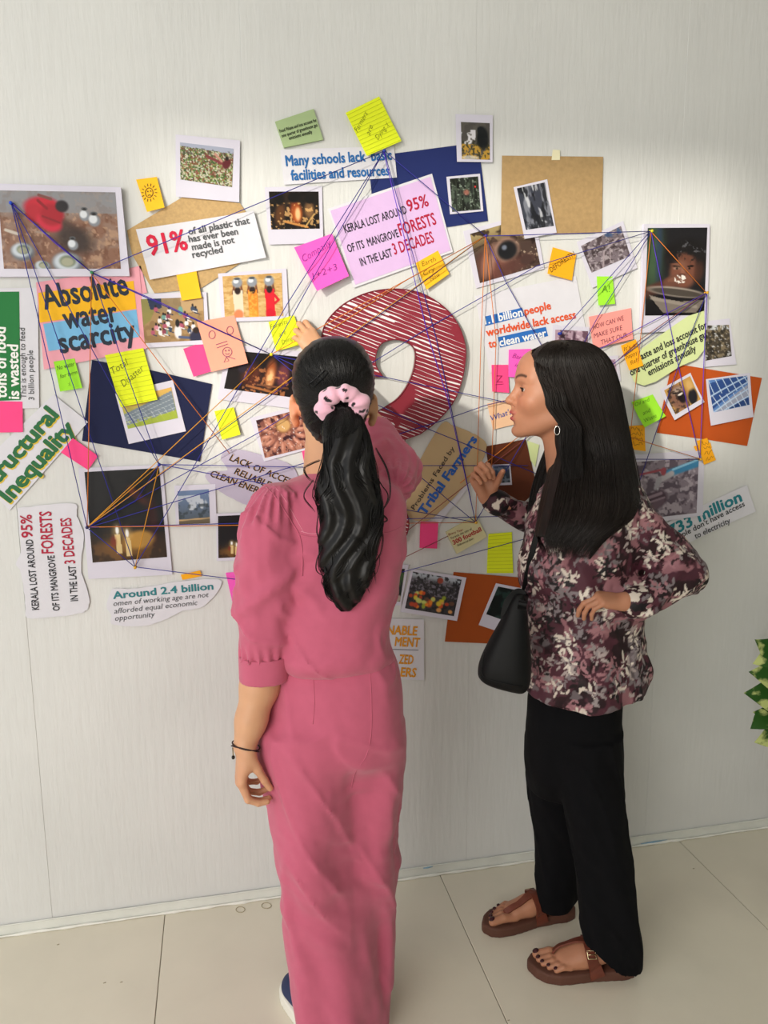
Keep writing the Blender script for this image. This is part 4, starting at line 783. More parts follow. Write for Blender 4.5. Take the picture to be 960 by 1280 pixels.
# --- head: forward f, sideways s, up v, metres about the head centre
def head_prims(fl, c, R, sc=1.0, ear=True, mouth=.003):
    c = np.array(c, float); T = lambda p: c+(np.array(p, float)*sc)@R
    E = lambda p, r, k=.012, mode='u', RR=None: fl.ell(T(p), np.array(r)*sc, R if RR is None else RR@R, k*sc, mode)
    K = lambda a, b, ra, rb, k=.01, mode='u': fl.cone(T(a), T(b), ra*sc, rb*sc, k*sc, mode)
    E((-.006, 0, .022), (.092, .071, .095)); E((.030, 0, -.012), (.056, .060, .090), .02)
    K((-.005, .045, -.055), (.060, .018, -.083), .020, .016, .02); K((-.005, -.045, -.055), (.060, -.018, -.083), .020, .016, .02)
    E((.078, 0, -.090), (.018, .019, .015), .018)
    E((.070, 0, -.052), (.028, .030, .032), .02)
    E((.053, 0, .056), (.030, .048, .038), .03)
    for q in (1, -1):
        K((.078, .010*q, .034), (.060, .044*q, .034), .0085, .007, .016)
        E((.058, .036*q, -.020), (.024, .024, .022), .022)
        E((.089, .030*q, .010), (.016, .019, .012), .014, 's')
        E((.0675, .031*q, .0095), (.0158, .0165, .0125), .003)
        E((.0835, .0335*q, .0085), (.0125, .0150, .0048), .002, 's')
        E((.0895, .0115*q, -.0235), (.0095, .0075, .0075), .006)
        E((.0935, .0075*q, -.0315), (.0055, .0035, .004), .002, 's')
    K((.081, 0, .016), (.1015, 0, -.014), .0075, .0085, .010); E((.1045, 0, -.0185), (.0095, .0095, .0085), .006)
    K((.0945, 0, -.030), (.0925, 0, -.040), .004, .004, .008)
    E((.0945, 0, -.0455), (.0085, .020, .0055), .005); E((.0920, 0, -.0600), (.0085, .017, .0065), .005)
    E((.104, 0, -.0527), (.016, .018, mouth), .003, 's')
    E((.098, 0, -.0735), (.008, .016, .005), .010, 's')
    if ear:
        for q in (1, -1):
            a = .35; RR = np.array([[math.cos(a), 0, math.sin(a)], [0, 1, 0], [-math.sin(a), 0, math.cos(a)]])
            E((-.010, .074*q, -.006), (.017, .0085, .031), .004, 'u', RR); E((-.007, .084*q, -.004), (.009, .006, .019), .004, 's', RR)
            K((-.002, .073*q, -.034), (-.003, .073*q, -.028), .006, .007, .004)
    return T
def face_paint(v, col, T, sc, skin, lip, brow):
    """lips, brows and a little redness, by position on the head"""
    c0 = T((0, 0, 0)); R = np.array([T((1, 0, 0))-c0, T((0, 1, 0))-c0, T((0, 0, 1))-c0])/sc; q = (v-c0)@R.T/sc
    L = ((q[:, 0] > .078) & (np.abs(q[:, 1]) < .024)); up = np.sqrt(((q[:, 2]+.0465)/.0075)**2+(q[:, 1]/.023)**2); lo = np.sqrt(((q[:, 2]+.0605)/.0085)**2+(q[:, 1]/.020)**2)
    m = L*np.clip(1.6*(1-np.minimum(up, lo))+.25, 0, 1); col = col*(1-m[:, None])+lin(lip)*m[:, None]
    b = np.abs(q[:, 1]); zz = .036+.006*np.sin((b-.012)/.036*2.6); m = (q[:, 0] > .03)*(b > .012)*(b < .05)*np.clip(1.5-np.abs(q[:, 2]-zz)/.0032, 0, 1)*.85
    col = col*(1-m[:, None])+lin(brow)*m[:, None]
    m = (q[:, 0] > .05)*np.clip(1.3-np.hypot((np.abs(q[:, 1])-.031)/.0165, (q[:, 2]-.0095)/.0085), 0, 1)*.35; col = col*(1-m[:, None])+lin('#5a3226')*m[:, None]
    m = (q[:, 0] > .05)*np.exp(-(((np.abs(q[:, 1])-.038)/.02)**2+((q[:, 2]+.02)/.02)**2))*.18; return col*(1-m[:, None])+lin('#c4604e')*m[:, None]

# --- hand: X along the fingers, Yt towards the thumb, Z the back of the hand
def hand_prims(fl, o, X, Z, side, sc=.9, curl=(20, 35, 20), spread=5, thumb=(35, 30, 20), extra=(0, 0, 0, 0)):
    X = nrm(X); Z = nrm(np.array(Z)-X*(np.dot(Z, X))); Yt = np.cross(Z, X)*side; o = np.array(o, float)
    W3 = lambda p: o+sc*(p[0]*X+p[1]*Yt+p[2]*Z)
    tips = []
    for (y, z0, Lm) in ((.024, 0, .082), (.008, .002, .086), (-.008, .001, .081), (-.022, -.002, .074)):
        fl.cone(W3((.006, y*.55, 0)), W3((Lm, y, z0)), .0135*sc, .0108*sc, .012*sc)
    fl.cone(W3((.018, .014, -.010)), W3((.045, .022, -.010)), .014*sc, .012*sc, .014*sc); fl.cone(W3((.018, -.014, -.010)), W3((.06, -.018, -.009)), .012*sc, .010*sc, .012*sc)
    for i, (y, z0, Lm, seg, r) in enumerate(((.024, 0, .082, (.041, .025, .020), .0083), (.008, .002, .086, (.045, .028, .021), .0086), (-.008, .001, .081, (.041, .027, .020), .0081), (-.022, -.002, .074, (.032, .021, .018), .0071))):
        p = np.array([Lm, y, z0]); a = 0; sp = math.radians(spread*(1.2-i*.8))
        for j, L in enumerate(seg):
            a += math.radians(curl[j]+extra[i]*(.6 if j else 1)); d = np.array([math.cos(a)*math.cos(sp), math.cos(a)*math.sin(sp), -math.sin(a)]); q = p+d*L
            fl.cone(W3(p), W3(q), r*sc*(1.04-.07*j), r*sc*(.98-.09*j), .0035*sc); p = q
        tips.append((W3(p), W3(p+d*.004)-W3(p), d))
    p = np.array([.016, .020, -.008]); az, el = math.radians(thumb[0]), math.radians(thumb[1]); ds = 0
    for j, (L, r) in enumerate(((.042, .0125), (.031, .0100), (.024, .0088))):
        aa = az-math.radians(thumb[2])*.5*max(j-0, 0); d = np.array([math.cos(aa)*math.cos(el), math.sin(aa)*math.cos(el), -math.sin(el)]); q = p+d*L
        fl.cone(W3(p), W3(q), r*sc, r*sc*.86, (.008 if j == 0 else .003)*sc); p = q; el += math.radians(thumb[2])*.3
    tips.append((W3(p), None, d)); return W3, tips
def skin_color(v, base, s=3, amp=.06):
    n = fbm(v[:, 0]*60, v[:, 1]*60, v[:, 2]*60, s)-.5; n2 = fbm(v[:, 0]*12, v[:, 1]*12, v[:, 2]*12, s+5)-.5
    c = lin(base)[None]*(1+amp*2*n[:, None]+amp*2*n2[:, None]*np.array([.6, 1, 1.1])); return np.clip(c, 0, 1)
def part(name, vf, m, parent, vc=None, label=None):
    o = mesh(name, vf[0]-np.array(parent.location) if parent.type == 'EMPTY' else vf[0], vf[1], m, parent, True, vc)
    if label: o['label'] = label
    return o
def sub(name, vf, m, parent_mesh, base, label=None):
    o = mesh(name, np.asarray(vf[0])-base, vf[1], m, parent_mesh, True)
    if label: o['label'] = label
    return o
def strands(paths, r, n=3):
    """many tapered hair tubes: paths (k, m, 3)"""
    Pp = np.asarray(paths, float); k, m, _ = Pp.shape; T = np.gradient(Pp, axis=1); T /= np.linalg.norm(T, axis=2)[..., None]+1e-9
    U = np.cross(T, np.array([.3, .8, .5])); U /= np.linalg.norm(U, axis=2)[..., None]+1e-9; V = np.cross(T, U)
    r = np.broadcast_to(np.asarray(r, float), (k,)); pr = np.interp(np.linspace(0, 1, m), [0, .15, .75, 1], [.6, 1, .9, .12])
    th = np.arange(n)*2*math.pi/n; ring = U[:, :, None]*np.cos(th)[:, None]+V[:, :, None]*np.sin(th)[:, None]
    v = Pp[:, :, None]+ring*(r[:, None]*pr)[:, :, None, None]; idx = np.arange(k*m*n).reshape(k, m, n)
    a = idx[:, :-1]; b = idx[:, 1:]; f = np.stack([a, np.roll(a, -1, 2), np.roll(b, -1, 2), b], -1).reshape(-1, 4)
    return v.reshape(-1, 3), f
def raycast_line(bvh, pts, lift=.001):
    out = []
    for x, y in pts:
        d = ray(x, y); h = bvh.ray_cast(Vector(CAM), Vector(nrm(d)), 6)
        if h[0] is not None: out.append(np.array(h[0])-nrm(d)*lift)
    return out
def bvh_of(v, f): return BVHTree.FromPolygons([tuple(p) for p in v], [tuple(q) for q in f.tolist()])
SKIN = mat('skin', None, .48, ((700, 700, 700), .12, .0006), vcol=True, spec=.35, sss=.12)
HAIR = mat('black_hair', '#0d0b0c', .40, spec=.34, var=.25, vscale=8)
HAIRB = mat('dark_brown_hair', '#17100d', .46, spec=.28, var=.3, vscale=8)
EOF_MARK = 0
# ------------------------------------------------------------------ the woman in pink, seen from behind
e1, e2 = view_axes(425); E1, E2 = np.array([*e1, 0]), np.array([*e2, 0]); Zu = np.array([0, 0, 1.])
pk = empty('person', (P(430, 1000, 1.55)[0], P(430, 1000, 1.55)[1], 0), 'person in pink blouse and trousers seen from behind, dark ponytail, hand on wall', 'person')
PKM = mat('pink_cotton', '#c25e79', .82, ((900, 900, 900), .35, .0006), .03, spec=.2, sheen=.25, vscale=40)
def f_noise(u, w, z, a, b, s, fx, fz, amp):
    return amp*(fbm(u*fx, w*fx, z*fz, s)-.5)*2
def crease(u, w, z, sx, sz, seed, amp):   # sharp narrow folds
    n = fbm(u*sx+z*3, w*sx, z*sz+u*sx*.4, seed, 2); return amp*np.clip(1-np.abs(n-.5)*16, 0, 1)
# trousers
tr = Fld()
hips = [row(y, l, r, Y, b) for y, l, r, Y, b in ((812, 352, 490, 1.57, .098), (830, 344, 498, 1.57, .112), (860, 337, 503, 1.57, .122), (890, 330, 506, 1.57, .128), (915, 326, 508, 1.57, .125), (935, 330, 504, 1.57, .108), (955, 345, 492, 1.575, .07))]
legl = [row(y, l, r, Y, b) for y, l, r, Y, b in ((905, 332, 430, 1.55, .095), (925, 328, 436, 1.55, .103), (950, 327, 440, 1.55, .106), (1000, 334, 441, 1.545, .102), (1050, 340, 440, 1.54, .10), (1100, 349, 443, 1.535, .098), (1150, 357, 450, 1.53, .097), (1200, 365, 459, 1.525, .10), (1250, 374, 467, 1.52, .104), (1288, 380, 475, 1.515, .108))]
legr = [row(y, l, r, Y, b) for y, l, r, Y, b in ((905, 408, 500, 1.585, .09), (925, 410, 505, 1.585, .10), (950, 415, 507, 1.585, .102), (1000, 420, 503, 1.585, .098), (1050, 424, 498, 1.59, .095), (1100, 430, 496, 1.595, .093), (1150, 436, 492, 1.60, .092), (1200, 440, 486, 1.60, .094), (1235, 444, 482, 1.60, .098), (1252, 446, 480, 1.60, .10))]
def fold_leg(seed, ph):
    def fn(u, w, z, a, b):
        th = np.arctan2(w/b, u/a); t = np.clip((.85-z)/.8, 0, 1)
        return (.010*t*np.sin(3*th+ph+2.2*np.sin(z*5+ph))+.009*np.sin(5*th+ph*2+4*z)*t+.020*(fbm(u*16+z*3, w*16, z*4, seed)-.5)+.024*np.exp(-((z-.42)/.16)**2)*(fbm(u*9, w*9, z*22+u*14, seed+3)-.5)+crease(u, w, z, 9, 3.5, seed+7, .006))
    return fn
tr.stack(hips, e1, e2, .01, 2.4, lambda u, w, z, a, b: .018*(fbm(u*14+z*6, w*14, z*7+u*5, 4)-.5)+crease(u, w, z, 9, 8, 6, .005))
tr.stack(legl, e1, e2, .045, 2.2, fold_leg(11, .4)); tr.stack(legr, e1, e2, .035, 2.2, fold_leg(23, 2.0))
for a_, b_ in (((440, 975), (441, 1020)), ((441, 1020), (443, 1100)), ((443, 1100), (456, 1200))): tr.cone(P(*a_, 1.455), P(*b_, 1.455), .003, .005, .022, 's')
lo, hi = bounds(tr); v, f = tr.surf(lo, hi, .0052); v = relax(v, f, 2)
TRB = bvh_of(v, f); trou = part('trousers', (v, f), PKM, pk)
def seam(name, pts, bv, parent, r=.0011, m=None, lift=.0002):
    q = raycast_line(bv, [tuple(p) for p in spline(pts, 8)], lift)
    if len(q) > 3: sub(name, tube_data(relaxp(q), r, 5), m or PKM, parent, np.array(pk.location))
def relaxp(q):
    q = np.array(q)
    for _ in range(3): q[1:-1] = (q[:-2]+q[1:-1]*2+q[2:])/4
    return q
seam('back_seam', [(462, 826), (464, 870), (464, 915), (458, 945), (444, 965), (439, 985)], TRB, trou)
seam('dart_seam', [(391, 842), (393, 875), (391, 905)], TRB, trou)
# blouse with puffed sleeves
bl = Fld()
tor = [row(y, l, r, Y, b) for y, l, r, Y, b in ((586, 394, 454, 1.61, .045), (594, 377, 471, 1.605, .062), (603, 355, 490, 1.60, .082), (615, 342, 505, 1.60, .10), (640, 342, 511, 1.595, .112), (680, 344, 508, 1.59, .116), (720, 345, 502, 1.585, .118), (760, 343, 494, 1.58, .12), (790, 340, 489, 1.575, .124), (808, 340, 490, 1.572, .127), (820, 344, 493, 1.572, .118), (829, 352, 486, 1.572, .10))]
def fold_tor(u, w, z, a, b):
    t = smooth(.92, .80, z)
    return crease(u, w, z, 8, 7, 33, .006)+t*crease(u, w, z, 22, 8, 35, .007)+.020*(fbm(u*9+z*7, w*10, z*13-u*8, 31)-.5)+t*(.009*np.sin(u*70+6*fbm(u*6, w*6, z*5, 3))*.6+.022*(fbm(u*18, w*18, z*9, 37)-.5))+.012*(np.exp(-((u*.8+(z-1.00))/.018)**2)*smooth(.0, -.06, u)*.7)
bl.stack(tor, e1, e2, .01, 2.5, fold_tor)
slv = [row(y, l, r, Y, b) for y, l, r, Y, b in ((604, 338, 360, 1.575, .028), (610, 327, 368, 1.57, .045), (622, 316, 374, 1.565, .058), (645, 305, 378, 1.56, .066), (680, 298, 379, 1.555, .069), (720, 294, 377, 1.55, .068), (760, 294, 373, 1.545, .065), (790, 296, 368, 1.54, .060), (808, 298, 365, 1.54, .055), (820, 300, 362, 1.54, .050))]
zt, zb = slv[0][0], slv[-1][0]
def fold_slv(u, w, z, a, b):
    th = np.arctan2(w/b, u/a); g = smooth(zt-.10, zt-.02, z)+smooth(zb+.05, zb+.0, z)
    return crease(u, w, z, 11, 9, 45, .007)+.006*g*np.sin(17*th+2*np.sin(z*20))+.026*(fbm(u*13, w*13, z*8+u*9, 41)-.5)+.012*(fbm(u*30, w*30, z*7, 44)-.5)+.010*np.exp(-((z-u*.7-(zt+zb)/2+.03)/.02)**2)
bl.stack(slv, e1, e2, .012, 2.2, fold_slv)
cuff = [row(y, l, r, Y, b) for y, l, r, Y, b in ((816, 298, 365, 1.54, .053), (832, 298.5, 364, 1.54, .053), (848, 299, 362.5, 1.54, .052))]
cf = Fld(); cf.stack(cuff, e1, e2, .004, 2.3)
# raised right sleeve
S0, S1, S2 = P(492, 606, 1.62), P(492, 588, 1.72), P(470, 545, 1.86)
def puff(a, b, ra, rb, k, seed):
    ab = b-a; L2 = ab@ab; ax = nrm(ab); q1 = nrm(np.cross(ax, Zu)); q2 = np.cross(ax, q1)
    def fn(p):
        t = np.clip(((p-a)@ab)/L2, 0, 1); d = p-a-t[..., None]*ab; th = np.arctan2(d@q2, d@q1)
        return np.linalg.norm(d, axis=-1)-(ra+(rb-ra)*t)-.005*np.sin(13*th)*np.exp(-((t-.1)/.3)**2)-.010*(fbm(p[..., 0]*22, p[..., 1]*22, p[..., 2]*22, seed)-.5)
    r = max(ra, rb)+.01; bl.add(fn, np.minimum(a, b)-r, np.maximum(a, b)+r, k)
puff(S0, S1, .042, .060, .02, 51); puff(S1, S2, .060, .050, .02, 53)
lo, hi = bounds(bl); v, f = bl.surf(lo, hi, .0046); v = relax(v, f, 2); BLB = bvh_of(v, f); blouse = part('blouse', (v, f), PKM, pk)
lo, hi = bounds(cf); cf.stack([(r[0]+(-.006 if i == 2 else 0), r[1], r[2], r[3]-.006, r[4]-.006) for i, r in enumerate(cuff)], e1, e2, .002, 2.3, mode='s')
v, f = cf.surf(lo, hi, .003); v = relax(v, f, 1); sub('cuff', (v, f), PKM, blouse, np.array(pk.location)); CFB = bvh_of(v, f)
seam('shoulder_seam', [(333, 609), (345, 622), (357, 640), (366, 655), (374, 668), (378, 690), (378, 720)], BLB, blouse, .0016)
seam('shoulder_stitching', [(341, 606), (353, 620), (363, 636), (372, 652), (380, 666)], BLB, blouse, .0006, mat('pink_thread', '#e79aae', .8))
seam('yoke_seam', [(374, 668), (388, 671), (400, 671)], BLB, blouse, .0012); seam('yoke_stitching', [(376, 664), (388, 667), (400, 667)], BLB, blouse, .0006, mat('pink_thread', '#e79aae', .8))
seam('yoke_seam', [(472, 668), (490, 664), (506, 656)], BLB, blouse, .0012)
seam('cuff_stitching', [(301, 820), (330, 823), (362, 819)], CFB, blouse, .0006, mat('pink_thread', '#e79aae', .8))
# collar round the neck
cl = Fld(); nc = P(417, 578, 1.625)
th = np.linspace(0, 2*math.pi, 25)[:-1]; col_pts = [nc+E1*.050*math.cos(t)+E2*.052*math.sin(t)+Zu*(.012*math.sin(t)) for t in th]
for a, b in zip(col_pts, col_pts[1:]+col_pts[:1]): cl.cone(a, b+Zu*.0, .012, .012, .004)
lo, hi = bounds(cl); v, f = cl.surf(lo, hi, .004); sub('collar', (v, f), PKM, blouse, np.array(pk.location))
# skin: one continuous body
bd = Fld(); HC = P(417, 497, 1.63); HR = rot_to(E2*1.0-Zu*.02+E1*.06, Zu)
T1 = head_prims(bd, HC, HR, .98, ear=False)
for q in (1, -1):
    ec = HC-E1*q*.083-E2*.004-Zu*.022; RR = np.array([nrm(E2+E1*q*.55), nrm(E1-E2*q*.55), Zu]); bd.cone(HC-E1*q*.06-Zu*.02, ec, .022, .010, .01)
    bd.ell(ec, (.017, .008, .031), RR, .004); bd.ell(ec-Zu*.030+E1*q*.004, (.009, .007, .010), RR, .006)
    bd.ell(ec-E1*q*.004-E2*.012, (.006, .007, .018), RR, .005, 's')
bd.cone(HC-Zu*.05-E2*.028-E1*.006, P(412, 592, 1.62), .050, .056, .02)
shrink = lambda rows, da: [(r[0], r[1], r[2], max(r[3]-da, .02), max(r[4]-da, .02)) for r in rows]
bd.stack(shrink(tor, .018), e1, e2, .02); bd.stack(shrink(hips, .018), e1, e2, .02)
for lg in (legl, legr):
    q = shrink(lg, .02); zz = np.array([r[0] for r in q]); n_ = len(q)
    q = [(r[0], r[1], r[2], np.interp(i/(n_-1), [0, .45, .6, 1], [.050, .050, .046, .040]), np.interp(i/(n_-1), [0, .45, .6, 1], [.065, .052, .05, .042])) for i, r in enumerate(q)]
    bd.stack(q, e1, e2, .02, 2)
sh, el, wr = P(352, 622, 1.58), P(330, 815, 1.545), P(306, 932, 1.50)
bd.cone(sh-Zu*.03, el, .034, .036, .02); bd.cone(el, P(325, 856, 1.535), .038, .0385, .02); bd.cone(P(325, 856, 1.535), P(314, 900, 1.515), .0385, .030, .02); bd.cone(P(314, 900, 1.515), wr, .030, .0235, .02)
hx = nrm(P(301, 972, 1.495)-wr)
W3, tips = hand_prims(bd, wr+hx*-.004, hx, -E1*.93-E2*.25, 1, .90, (30, 48, 30), 3, (4, 34, 8), (-4, 0, 4, 8))
bd.cone(S0, S1, .028, .028, .02); bd.cone(S1, P(470, 535, 1.87), .028, .026, .02)
wr2 = P(404, 448, 1.99); bd.cone(P(470, 535, 1.87), wr2, .026, .022, .02)
hx2 = nrm(P(385, 423, 2.005)-wr2)
W3b, tipsb = hand_prims(bd, wr2, hx2+E2*.05, -E2*.75+E1*-.1+Zu*.45, -1, .88, (26, 34, 20), 6, (50, 40, 14), (0, 0, 4, 6))
lo, hi = bounds(bd)
hb = lambda c, r, h: (np.array(c)-r, np.array(c)+r, h)
hc = P(306, 968, 1.49); hc2 = P(378, 432, 2.0)
v, f = multires(bd, lo, hi, .006, [hb(HC+E2*.0-Zu*.0, .125, .003), hb(hc, .085, .0018), hb(hc2, .085, .0019)]); v = relax(v, f, 1, .35)
c = skin_color(v, '#d3a07c', 3, .05); kn = np.exp(-(np.linalg.norm(v-(hc-Zu*.01), axis=1)/.06)**2)*.35; c = c*(1-kn[:, None])+lin('#c4806a')*kn[:, None]
kn = np.exp(-(((v-HC)@E1+.078)/.012)**2)*(np.abs(v[:, 2]-HC[2]+.02) < .05)*.55; c = c*(1-kn[:, None])+lin('#d9683e')*kn[:, None]  # warm light on the left ear, put into the skin colour
part('body', (v, f), SKIN, pk, c)
nailm = mat('bare_nail', '#e8bfae', .3)
# hair drawn back into a ponytail
hr = Fld()
cap = [row(y, l, r, Y, b) for y, l, r, Y, b in ((420.5, 408, 426, 1.63, .02), (424, 396, 440, 1.63, .048), (430, 385, 450, 1.63, .066), (440, 375, 459, 1.63, .082), (455, 367, 466, 1.63, .094), (475, 364, 469.5, 1.63, .100), (495, 367, 467, 1.61, .100), (512, 374, 462, 1.605, .092), (528, 379, 457, 1.60, .080), (543, 389, 448, 1.59, .060), (553, 396, 442, 1.585, .040))]
bz = P(428, 506, 1.53)[2]; bx_ = (P(428, 506, 1.53)-P(417, 506, 1.53))@E1
def comb(u, w, z, a, b):                  # shallow combed grooves running to the tie
    an = np.arctan2(z-bz, u-bx_); rr_ = np.hypot(z-bz, u-bx_); return smooth(.02, .04, rr_)*(.0011*np.sin(an*46+5*fbm(an*3, rr_*12, s=2))+.0030*(fbm(an*7, rr_*5, s=8)-.5)-.0022*np.clip(1-np.abs(an-2.0-.15*np.sin(rr_*60))*12, 0, 1))
hr.stack(cap, e1, e2, .01, 2.1, comb)
bump0 = P(430, 505, 1.53); hr.ell(bump0, (.030, .030, .026), None, .03)
PT = [(508, 413, 446, 1.505, .020), (530, 400, 456, 1.485, .026), (550, 401, 464, 1.472, .030), (580, 399, 470, 1.462, .034), (610, 393, 474, 1.458, .036), (640, 393, 476, 1.456, .036), (670, 394, 477, 1.455, .036), (700, 396, 473, 1.454, .035), (725, 401, 467, 1.453, .031), (745, 408, 456, 1.452, .024), (758, 417, 445, 1.452, .014), (764, 424, 438, 1.452, .006)]
pt = [row(*q) for q in PT]
def fold_pt(u, w, z, a, b):
    return .008*(fbm(u*42+2.5*np.sin(z*26), w*30, z*9, 71)-.62)+.004*np.sin(u*190+4*np.sin(z*30)+3*np.sin(z*13))
hr.stack([(r[0], r[1], r[2], r[3]*.90, r[4]*.9) for r in pt], e1, e2, .01, 2.2, fold_pt)
lo, hi = bounds(hr); v, f = hr.surf(lo, hi, .0030); hv, hf = relax(v, f, 1), f; HB = bvh_of(hv, hf)
paths = []; rg = np.random.default_rng(3)
capR = spline(np.array(cap), 6)[:, :]; capR = capR[np.argsort(capR[:, 0])]
def cap_surf(px, py):                     # camera-facing surface of the cap at a pixel
    h = HB.ray_cast(Vector(CAM), Vector(nrm(ray(px, py))), 4); return None if h[0] is None else np.array(h[0])
for i in range(1500):
    a = rg.uniform(-math.pi, math.pi); cxp, cyp = 417, 487; rx, ry = 51.5, (65 if math.sin(a) < 0 else 62)
    s0 = np.array([cxp+rx*math.cos(a)*rg.uniform(.94, .995), cyp+ry*math.sin(a)*rg.uniform(.94, .995)])
    base = np.array([429+rg.normal(0, 9), 506+rg.normal(0, 5)]); n_ = 12; q = []
    bend = rg.normal(0, .06)+.10*math.sin(a*2)
    for t in np.linspace(0, 1, n_):
        xy = s0*(1-t)+base*t; dv = base-s0; xy = xy+np.array([-dv[1], dv[0]])*bend*math.sin(math.pi*t)
        p = cap_surf(*xy)
        if p is None: continue
        nn = nrm(CAM-p); q.append(p+nn*(.0002+.0010*rg.random()))
    if len(q) >= 8:
        q = np.array(q); ti = np.linspace(0, len(q)-1, 12); q = np.c_[[np.interp(ti, np.arange(len(q)), q[:, k]) for k in range(3)]].T; paths.append(q)
sv = strands(paths, rg.uniform(.0004, .0010, len(paths)))
ptr = spline(np.array(pt), 6); ptr = ptr[np.argsort(-ptr[:, 0])]; paths = []
tt = np.linspace(0, 1, 46)
def pt_at(t): return np.array([np.interp(t*(len(ptr)-1), np.arange(len(ptr)), ptr[:, k]) for k in range(5)])
PTT = np.array([pt_at(t) for t in tt])
for lock in range(30):
    la = rg.uniform(0, 2*math.pi); lr = rg.uniform(.35, 1.0); fr, ph, am = rg.uniform(2.2, 4.2), rg.uniform(0, 6.28), rg.uniform(.10, .28); end = rg.uniform(.72, 1.0) if lr > .6 else 1.0
    for i in range(52):
        a0 = la+rg.normal(0, .22); r0 = min(lr+rg.normal(0, .06), 1.05); t = tt*end; R_ = np.array([[np.interp(x, tt, PTT[:, k]) for k in range(5)] for x in t[::3]]); ti = np.linspace(0, len(R_)-1, 30); R_ = np.c_[[np.interp(ti, np.arange(len(R_)), R_[:, k]) for k in range(5)]].T; tq = np.linspace(0, end, 30)
        aa = a0+am*2.2*np.sin(fr*6.28*tq+ph)*smooth(.05, .4, tq); rr_ = r0*(1+am*.45*np.sin(fr*5.1*tq+ph*1.7)*smooth(.1, .5, tq))
        u = R_[:, 3]*np.cos(aa)*rr_*.97; w = R_[:, 4]*np.sin(aa)*rr_; q = np.c_[R_[:, 1], R_[:, 2], R_[:, 0]]+u[:, None]*E1+w[:, None]*E2; paths.append(q)
pv = strands(paths, rg.uniform(.0005, .0011, len(paths)))
# stray curls
stray = [[(400, 575), (388, 580), (380, 586), (386, 598), (398, 604)], [(398, 640), (396, 665), (402, 682), (396, 700), (396, 714), (408, 722), (416, 730)], [(470, 650), (478, 668), (476, 690), (468, 706), (470, 730)], [(462, 580), (476, 605), (485, 620), (478, 640)], [(468, 690), (464, 712), (458, 728), (462, 742)],
         [(392, 600), (380, 620), (394, 640)], [(470, 560), (485, 590), (487, 622), (472, 645)], [(404, 720), (408, 745), (424, 756)], [(474, 640), (484, 650), (470, 655)]]
sp_ = []
for s_ in stray:
    for i in range(5):
        o = rg.normal(0, .55, 2); q = spline([(x+o[0], y+o[1]) for x, y in s_], 8); ti = np.linspace(0, len(q)-1, 24); q = np.c_[[np.interp(ti, np.arange(len(q)), q[:, k]) for k in range(2)]].T
        sp_.append([P(x, y, 1.452+.003*math.sin(i)) for x, y in q])
stv = strands(sp_, .00055)
def cat(*vf):
    V, Fs, o = [], [], 0
    for v, f in vf: V.append(v); Fs.append(np.asarray(f)+o); o += len(v)
    return np.vstack(V), np.vstack(Fs)
hair = part('ponytail_hair', cat((hv, hf), sv, pv, stv), HAIR, pk)
# hair pins
pinm = mat('black_hair_pin', '#15161a', .3, metal=.6)
for a, b in (((385, 481), (406, 463)), ((384, 466), (404, 475)), ((392, 484), (410, 466))):
    q = raycast_line(HB, [tuple(p) for p in np.linspace(a, b, 8)], .003); sub('hair_pin', tube_data(q, .0011, 5), pinm, hair, np.array(pk.location))
# scrunchie: a gathered ring of pink fleece with black spots
sc_ = Fld(); cc = P(428, 508, 1.497); tilt = nrm(-E2*.9-Zu*.35)
qa = nrm(np.cross(tilt, Zu)); qb = np.cross(tilt, qa)
def ringf(p):
    d = p-cc; h = d@tilt; x, y = d@qa, d@qb; th = np.arctan2(y, x); r = np.hypot(x/1.18, y*1.05)
    return np.hypot(r-.0285, h)-(.0165+.0025*np.sin(th*6)+.0015*np.sin(th*11+1))
sc_.add(ringf, cc-.06, cc+.06, .004); v, f = sc_.surf(cc-.062, cc+.062, .0026); v = relax(v, f, 1)
col = np.tile(lin('#e9b3c8'), (len(v), 1)); 
for i in range(64):
    p = v[rg.integers(len(v))]; d = v-p; q = nrm(rg.normal(size=3)); al = d@q; r2 = np.linalg.norm(d-al[:, None]*q, axis=1); m = ((al/.0062)**2+(r2/.0036)**2) < 1; col[m] = lin('#16131a')
part('scrunchie', (v, f), mat('spotted_fleece', None, .95, ((900, 900, 900), .5, .001), vcol=True, sheen=.5), pk, col)
# bracelets
bm = mat('dark_brown_cord', '#3a2420', .6); wc = P(307, 934, 1.501); ax = nrm(wr-P(314, 900, 1.515)); qa = nrm(np.cross(ax, E2)); qb = np.cross(ax, qa)
for k, (dz, tl) in enumerate(((-.004, .22), (.003, -.12))):
    pts = [wc+ax*(dz+.006*math.sin(t)*tl*4)+qa*.0285*math.cos(t)+qb*.0285*math.sin(t) for t in np.linspace(0, 6.2832, 33)[:-1]]
    vv, ff = tube_data(pts, .0014, 6, True); o = mesh('bracelet', vv-np.array(pk.location), ff, bm, pk, True)
    if k == 0:
        p = P(291.5, 945, 1.497); cv_, cf_ = tube_data([wc-E1*.026, p+Zu*.004, p], [.0012, .0012, .0012], 5); sub('charm_cord', (cv_, cf_), mat('gold_charm', '#8a7a4a', .3, metal=.7), o, np.array(pk.location))
        s_ = Fld(); s_.ell(p-Zu*.003, (.0036, .0036, .0045)); a = s_.surf(p-.01, p+.008, .0012); sub('bead', a, mat('black_bead', '#101012', .2), o, np.array(pk.location))
